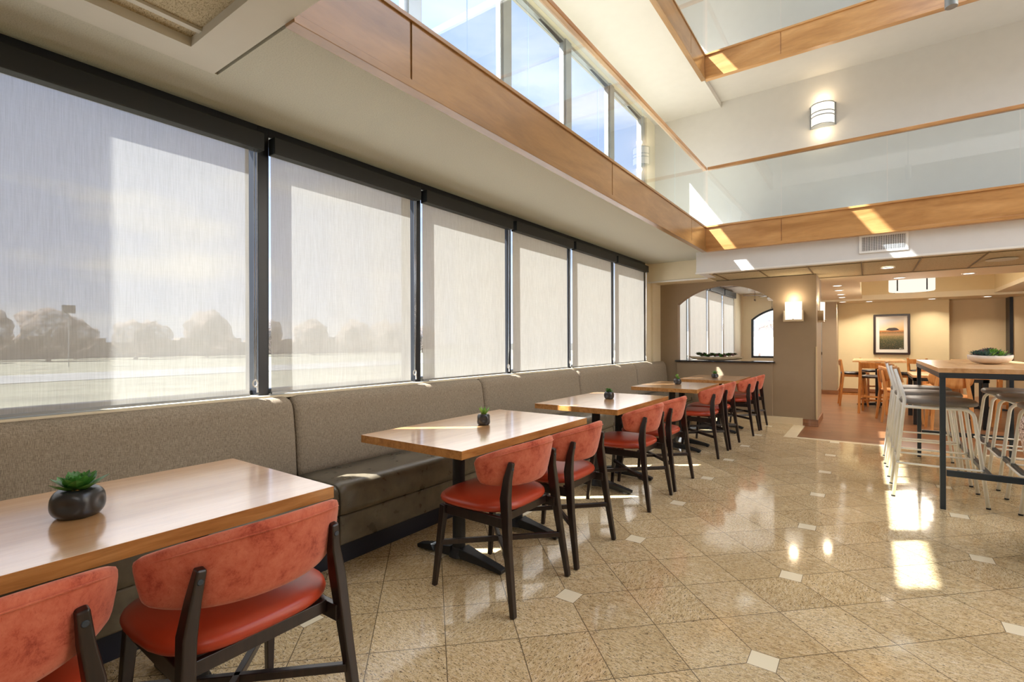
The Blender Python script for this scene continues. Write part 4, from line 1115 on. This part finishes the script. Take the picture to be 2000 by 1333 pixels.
def counter_table(label, x, y, wx, wy):
    t = thing('counter_table', label, 'table', (x, y, 0), 0, 'counter height tables in the back room')
    bm = bm_new(); box(bm, (-wx / 2, -wy / 2, 0.885), (wx / 2, wy / 2, 0.92)); obj('tabletop', bm, 'maple_top', t, bevel=0.002)
    bm = bm_new(); cyl(bm, (0, 0, 0.06), 0.045, 0.80, 20); obj('column', bm, 'cast_iron', t); pbox('top_bracket', (-0.28, -0.05, 0.86), (0.28, 0.05, 0.885), 'cast_iron', t)
    bm = bm_new(); beam(bm, [(-0.34, 0, 0.02), (0, 0, 0.05), (0.34, 0, 0.02)], [(0.05, 0.03), (0.09, 0.06), (0.05, 0.03)]); beam(bm, [(0, -0.34, 0.02), (0, 0, 0.051), (0, 0.34, 0.02)], [(0.05, 0.03), (0.09, 0.06), (0.05, 0.03)]); obj('foot', bm, 'cast_iron', t, bevel=0.003)
counter_table('counter height table with dark column in front of the picture wall', 0.17, 12.1, 0.80, 1.45)
counter_table('second counter height table seen beneath the tall table top', 1.72, 12.5, 0.75, 1.2)

def round_chair(label):
    t = thing('dining_chair', label, 'chair', (0, 0, 0), 0, 'round backed maple chairs in the back room')
    for s in (-1, 1):
        bm = bm_new(); beam(bm, [(-0.25, s * 0.20, 0), (-0.20, s * 0.175, 0.44), (-0.235, s * 0.13, 0.74)], [(0.026, 0.028), (0.040, 0.045), (0.026, 0.028)], up=(0, 1, 0)); obj('leg', bm, 'maple', t, bevel=0.004)
        bm = bm_new(); beam(bm, [(0.22, s * 0.20, 0), (0.18, s * 0.18, 0.44)], [(0.026, 0.028), (0.038, 0.04)], up=(0, 1, 0)); obj('leg', bm, 'maple', t, bevel=0.004)
        bm = bm_new(); beam(bm, [(-0.195, s * 0.175, 0.405), (0.18, s * 0.18, 0.405)], (0.022, 0.06)); obj('side_rail', bm, 'maple', t, bevel=0.002)
    bm = bm_new(); beam(bm, [(0.18, -0.18, 0.405), (0.18, 0.18, 0.405)], (0.022, 0.06)); obj('front_rail', bm, 'maple', t, bevel=0.002)
    bm = bm_new(); rings = []
    for (k, z) in ((0.92, 0.435), (1.0, 0.445), (1.0, 0.462), (0.9, 0.470), (0.1, 0.472)):
        rings.append([(math.copysign(abs(math.cos(a)) ** 0.6, math.cos(a)) * 0.215 * k, math.copysign(abs(math.sin(a)) ** 0.6, math.sin(a)) * 0.22 * k, z) for a in [2 * PI * i / 32 for i in range(32)]])
    loft(bm, rings); obj('seat', bm, 'maple', t, smooth=True)
    # wide oval wooden back, bent in plan
    bm = bm_new(); NU, NV = 24, 6
    def P(u, v, o):
        a = u * 0.95; R = 0.27; x = -0.235 + R * (1 - math.cos(a)) ; y = R * math.sin(a)
        hh = 0.115 * math.sqrt(max(0.0, 1 - abs(u) ** 2.6)) + 0.004
        return (x + o * math.cos(a) * -1.0 + -0.1 * v * hh, y + o * math.sin(a), 0.685 + v * hh)
    rings = []
    for i in range(NU + 1):
        u = -1 + 2 * i / NU; rings.append([P(u, v, 0.006) for v in (-1, -0.5, 0, 0.5, 1)] + [P(u, v, -0.006) for v in (1, 0.5, 0, -0.5, -1)])
    loft(bm, rings); obj('backrest', bm, 'maple', t, smooth=True)
    return t
rc = round_chair('round backed maple chair in profile beside the white stools'); rc.location = (0.42, 10.0, 0); rc.rotation_euler = (0, 0, 0.15)
rb = dup(rc, (0.93, 9.28, 0), 1.62, 'round backed maple chair seen from behind through the front leg of the tall table')
dup(rc, (1.72, 9.85, 0), PI - 0.1, 'round backed maple chair in profile beside the grey stool seats')
dup(rc, (1.05, 11.35, 0), -1.4, 'round backed maple chair on the far side of the dining table')
for o in bpy.data.objects:
    if o.get('group') == 'round backed maple chairs in the back room': o.scale = (1.1, 1.1, 1.1)
t = thing('dining_table', 'low dining table with maple top and black frame behind the tall table', 'table', (0.56, 9.72, 0))
bm = bm_new(); box(bm, (0, 0, 0.72), (0.86, 1.25, 0.757)); obj('tabletop', bm, 'maple_top', t, bevel=0.002)
for x in (0.04, 0.82):
    for y in (0.04, 1.21): pbox('leg', (x - 0.03, y - 0.03, 0), (x + 0.03, y + 0.03, 0.72), 'cast_iron', t, 0.002)
bm = bm_new(); box(bm, (0.0, 0.01, 0.67), (0.86, 0.05, 0.719)); box(bm, (0.0, 1.20, 0.67), (0.86, 1.24, 0.719)); box(bm, (0.01, 0.01, 0.67), (0.05, 1.24, 0.719)); box(bm, (0.81, 0.01, 0.67), (0.85, 1.24, 0.719)); obj('top_frame', bm, 'cast_iron', t)

# picture
t = thing('framed_picture', 'framed landscape print with a low dark hill on the yellow wall', 'picture', (0.475, 15.085, 1.45))
hw, hh = 0.352, 0.487
bm = bm_new(); box(bm, (-hw, -0.02, -hh), (hw, 0.015, -hh + 0.045)); box(bm, (-hw, -0.02, hh - 0.045), (hw, 0.015, hh)); box(bm, (-hw, -0.02, -hh + 0.045), (-hw + 0.045, 0.015, hh - 0.045)); box(bm, (hw - 0.045, -0.02, -hh + 0.045), (hw, 0.015, hh - 0.045)); obj('frame', bm, 'frame_brown', t, bevel=0.004)
pbox('mat', (-hw + 0.04, -0.004, -hh + 0.04), (hw - 0.04, 0.004, hh - 0.04), 'mat_board', t)
pr = pbox('print', (-0.235, -0.008, -0.36), (0.235, -0.002, 0.36), 'picture', t)
bm = bm_new(); vs = [(-0.11, 0.105), (-0.09, 0.125), (-0.05, 0.155), (0.06, 0.160), (0.10, 0.150), (0.14, 0.115), (0.15, 0.10), (0.0, 0.085)]
bm.faces.new([bm.verts.new((x, -0.0095, z)) for x, z in vs]); obj('printed_hill', bm, 'frame_brown', pr)
bm = bm_new(); tube(bm, [(0.15, -0.006, -0.40), (0.155, -0.010, -0.335), (0.175, -0.010, -0.33), (0.17, -0.010, -0.36), (0.16, -0.010, -0.365)], 0.0035, 5); tube(bm, [(0.185, -0.010, -0.375), (0.19, -0.010, -0.345), (0.205, -0.010, -0.34), (0.215, -0.010, -0.35)], 0.003, 5); obj('signature', bm, 'mat_board', pr)

# ================================================================== LAMPS
def downlight(x, y, z, label, r=0.065, power=12.0):
    t = thing('downlight', label, 'ceiling light', (x, y, z), 0, 'recessed downlights')
    bm = bm_new(); lathe(bm, [(r, 0.0), (r + 0.016, 0.0), (r + 0.018, -0.006), (r, -0.008), (r, 0.0)], 28); obj('trim_ring', bm, 'white_plastic', t, smooth=True)
    bm = bm_new(); disc(bm, (0, 0, -0.004), r, 28, flip=True); obj('diffuser', bm, 'lamp', t)
    if power:
        d = bpy.data.lights.new('downlight_lamp', 'AREA'); d.shape = 'DISK'; d.size = r * 2; d.energy = power; d.color = (1, 0.90, 0.76); d.spread = 2.2
        o = bpy.data.objects.new('downlight_lamp', d); C.objects.link(o); o.parent = t; o.location = (0, 0, -0.012)
DL = [(0.231, 8.53, 2.29, 'round downlight among the beige acoustic tiles'), (0.41, 9.93, 2.285, 'downlight just above the drum pendant'), (1.226, 9.93, 2.285, 'downlight to the right of the drum pendant'),
      (0.04, 14.6, 2.24, 'downlight above the wall to the left of the picture'), (1.19, 14.62, 2.24, 'downlight above the wall to the right of the picture'), (2.10, 14.6, 2.24, 'downlight above the darker recess panel'),
      (-0.434, 10.64, 2.285, 'first downlight of the corridor row, nearest'), (-0.452, 11.645, 2.285, 'second downlight of the corridor row'), (-0.459, 12.668, 2.285, 'third downlight of the corridor row'), (-0.465, 13.5, 2.285, 'fourth downlight of the corridor row'), (-0.48, 14.4, 2.24, 'fifth downlight of the corridor row, farthest')]
for x, y, z, l in DL: downlight(x, y, z, l)
# drum pendant
t = thing('drum_pendant', 'lit white drum pendant with metal straps in the yellow coffer', 'pendant lamp', (0.68, 12.0, 2.85))
bm = bm_new(); R = 0.345; lathe(bm, [(R, -0.385), (R, -0.61), (R - 0.01, -0.625)], 48); obj('shade', bm, 'shade_glow', t, smooth=True)
bm = bm_new(); disc(bm, (0, 0, -0.622), R - 0.01, 48, flip=True); disc(bm, (0, 0, -0.39), R - 0.005, 48); obj('diffuser', bm, 'shade_glow', t)
for a in (-2.25, -0.95, 0.8, 2.35):
    bm = bm_new(); c, s_ = math.cos(a), math.sin(a); beam(bm, [(c * (R + 0.006), s_ * (R + 0.006), -0.375), (c * (R + 0.006), s_ * (R + 0.006), -0.63)], (0.022, 0.006), up=(c, s_, 0)); obj('strap', bm, 'steel', t)
bm = bm_new(); tube(bm, [(0, 0, -0.39), (0, 0, 0)], 0.01, 10); cyl(bm, (0, 0, -0.02), 0.06, 0.02, 20); obj('rod', bm, 'steel', t)
pl = bpy.data.lights.new('drum_lamp', 'POINT'); pl.energy = 60; pl.specular_factor = 0.2; pl.color = (1, 0.9, 0.76); pl.shadow_soft_size = 0.3
po = bpy.data.objects.new('drum_lamp', pl); C.objects.link(po); po.parent = t; po.location = (0, 0, -0.95)
# sconces on taupe wall
def wall_sconce(label):
    t = thing('wall_sconce', label, 'wall lamp', (0, 0, 0), 0, 'square glass sconces on the taupe pillar')
    bm = bm_new(); box(bm, (-0.135, -0.075, -0.005), (0.135, 0, 0.02)); box(bm, (-0.135, -0.075, 0.02), (-0.118, 0, 0.165)); box(bm, (0.118, -0.075, 0.02), (0.135, 0, 0.165)); obj('bracket', bm, 'sconce_metal', t, bevel=0.002)
    bm = bm_new(); rings = []
    for i in range(13):
        u = -1 + i / 6.0; x = u * 0.115; y = -0.035 - 0.05 * (1 - u * u)
        rings.append([(x * 0.97, y, 0.025), (x, y - 0.002, 0.30), (x, y + 0.004, 0.30), (x * 0.97, y + 0.006, 0.025)])
    loft(bm, rings); obj('glass_shade', bm, 'sconce_glow', t, smooth=True)
    bm = bm_new(); cyl(bm, (0, -0.088, 0.022), 0.010, 0.012, 12); obj('finial', bm, 'brass', t)
    d = bpy.data.lights.new('sconce_lamp', 'POINT'); d.energy = 5; d.specular_factor = 0.15; d.color = (1, 0.80, 0.55); d.shadow_soft_size = 0.05
    o = bpy.data.objects.new('sconce_lamp', d); C.objects.link(o); o.parent = t; o.location = (0, -0.11, 0.34)
    return t
w0 = wall_sconce('square glass wall sconce on the taupe wall facing the camera'); w0.location = (-0.918, 8.70, 1.59)
dup(w0, (-0.62, 9.10, 1.59), PI / 2, 'square glass sconce on the narrow side of the taupe pillar')
# half round sconce on gallery wall
t = thing('wall_sconce', 'lit half round sconce with metal bands on the upper gallery wall', 'wall lamp', (-0.52, 8.52, 4.57))
bm = bm_new(); lathe(bm, [(0.145, -0.155), (0.145, 0.155)], 24, a0=PI, a1=2 * PI); obj('shade', bm, 'sconce_glow', t, smooth=True)
for z in (-0.16, -0.028, 0.028, 0.150):
    bm = bm_new(); lathe(bm, [(0.146, z), (0.152, z), (0.152, z + 0.012), (0.146, z + 0.010), (0.146, z)], 24, a0=PI, a1=2 * PI); obj('band', bm, 'alum', t)
bm = bm_new(); box(bm, (-0.16, -0.012, -0.165), (0.16, 0, 0.165)); obj('backplate', bm, 'alum', t)
d = bpy.data.lights.new('gallery_sconce_lamp', 'POINT'); d.energy = 2.5; d.specular_factor = 0.15; d.color = (1, 0.78, 0.5); d.shadow_soft_size = 0.05
for zz_ in (-0.24, 0.24):
    o = bpy.data.objects.new('gallery_sconce_lamp', d); C.objects.link(o); o.parent = t; o.location = (0, -0.10, zz_)
# metal pendant spot hanging into the top of the picture
t = thing('hanging_spot', 'brushed metal cylinder spot hanging at the top edge of the photo', 'pendant lamp', (0.525, 5.0, 3.81))
bm = bm_new(); cyl(bm, (0, 0, 0), 0.040, 0.22, 24); obj('body', bm, 'alum', t, bevel=0.004)
bm = bm_new(); tube(bm, [(0, 0, 0.21), (0, 0, 3.815)], 0.008, 8); obj('stem', bm, 'alum', t)
# air vent on the soffit
t = thing('air_vent', 'white slatted air vent on the soffit below the rear fascia', 'vent', (0.16, 7.52, 2.49))
bm = bm_new(); box(bm, (-0.24, -0.012, -0.125), (0.24, 0.0, -0.10)); box(bm, (-0.24, -0.012, 0.075), (0.24, 0.0, 0.095)); box(bm, (-0.24, -0.012, -0.10), (-0.215, 0, 0.075)); box(bm, (0.215, -0.012, -0.10), (0.24, 0, 0.075)); obj('frame', bm, 'vent_white', t, bevel=0.002)
pbox('backing', (-0.215, -0.003, -0.10), (0.215, -0.001, 0.075), 'black', t)
bm = bm_new()
for i in range(26): x = -0.208 + i * 0.0166; box(bm, (x - 0.004, -0.010, -0.10), (x + 0.004, -0.003, 0.075))
for i in range(9): z = -0.09 + i * 0.02; box(bm, (-0.215, -0.005, z - 0.001), (0.215, -0.003, z + 0.001))
obj('slats', bm, 'vent_white', t)
# round speaker in the acoustic ceiling
t = thing('ceiling_speaker', 'large round grille in the acoustic tiles at the photo edge', 'ceiling speaker', (1.36, 8.55, 2.29))
bm = bm_new(); lathe(bm, [(0, -0.002), (0.13, -0.004), (0.14, -0.008), (0.15, 0.0)], 40); obj('grille', bm, 'smooth_band', t, smooth=True)
# ceiling fans
def fan(label):
    t = thing('ceiling_fan', label, 'ceiling fan', (0, 0, 0), 0, 'ceiling fans behind the arch')
    bm = bm_new(); tube(bm, [(0, 0, 0), (0, 0, -0.16)], 0.015, 8); cyl(bm, (0, 0, -0.27), 0.09, 0.11, 24); obj('motor', bm, 'fan_brown', t)
    for k in range(5):
        a = k * 2 * PI / 5 + 0.3; c, s_ = math.cos(a), math.sin(a); bm = bm_new(); beam(bm, [(c * 0.09, s_ * 0.09, -0.21), (c * 0.2, s_ * 0.2, -0.205), (c * 0.62, s_ * 0.62, -0.20)], [(0.04, 0.006), (0.13, 0.006), (0.15, 0.006)]); obj('blade', bm, 'fan_brown', t)
    bm = bm_new(); lathe(bm, [(0.0, -0.36), (0.06, -0.35), (0.085, -0.31), (0.08, -0.27)], 20); obj('light_bowl', bm, 'white_plastic', t, smooth=True)
    for y in (-0.05, 0.05):
        bm = bm_new(); tube(bm, [(0.04, y, -0.27), (0.04, y, -0.50)], 0.003, 5); cyl(bm, (0.04, y, -0.54), 0.008, 0.04, 8); obj('pull_chain', bm, 'fan_brown', t)
    return t
f0 = fan('ceiling fan at the top of the arched opening, the nearer one'); f0.location = (-1.92, 11.2, 2.66)
dup(f0, (-1.95, 13.8, 2.66), 0.5, 'ceiling fan farther back, above the arched window')
fl = bpy.data.lights.new('fan_room_fill', 'AREA'); fl.shape = 'RECTANGLE'; fl.size = 1.6; fl.size_y = 5.0; fl.energy = 30; fl.color = (1, 0.95, 0.86)  # unseen area light added below the ceiling to brighten the fan room
fo = bpy.data.objects.new('fan_room_fill', fl); C.objects.link(fo); fo.location = (-1.9, 12.2, 2.63)
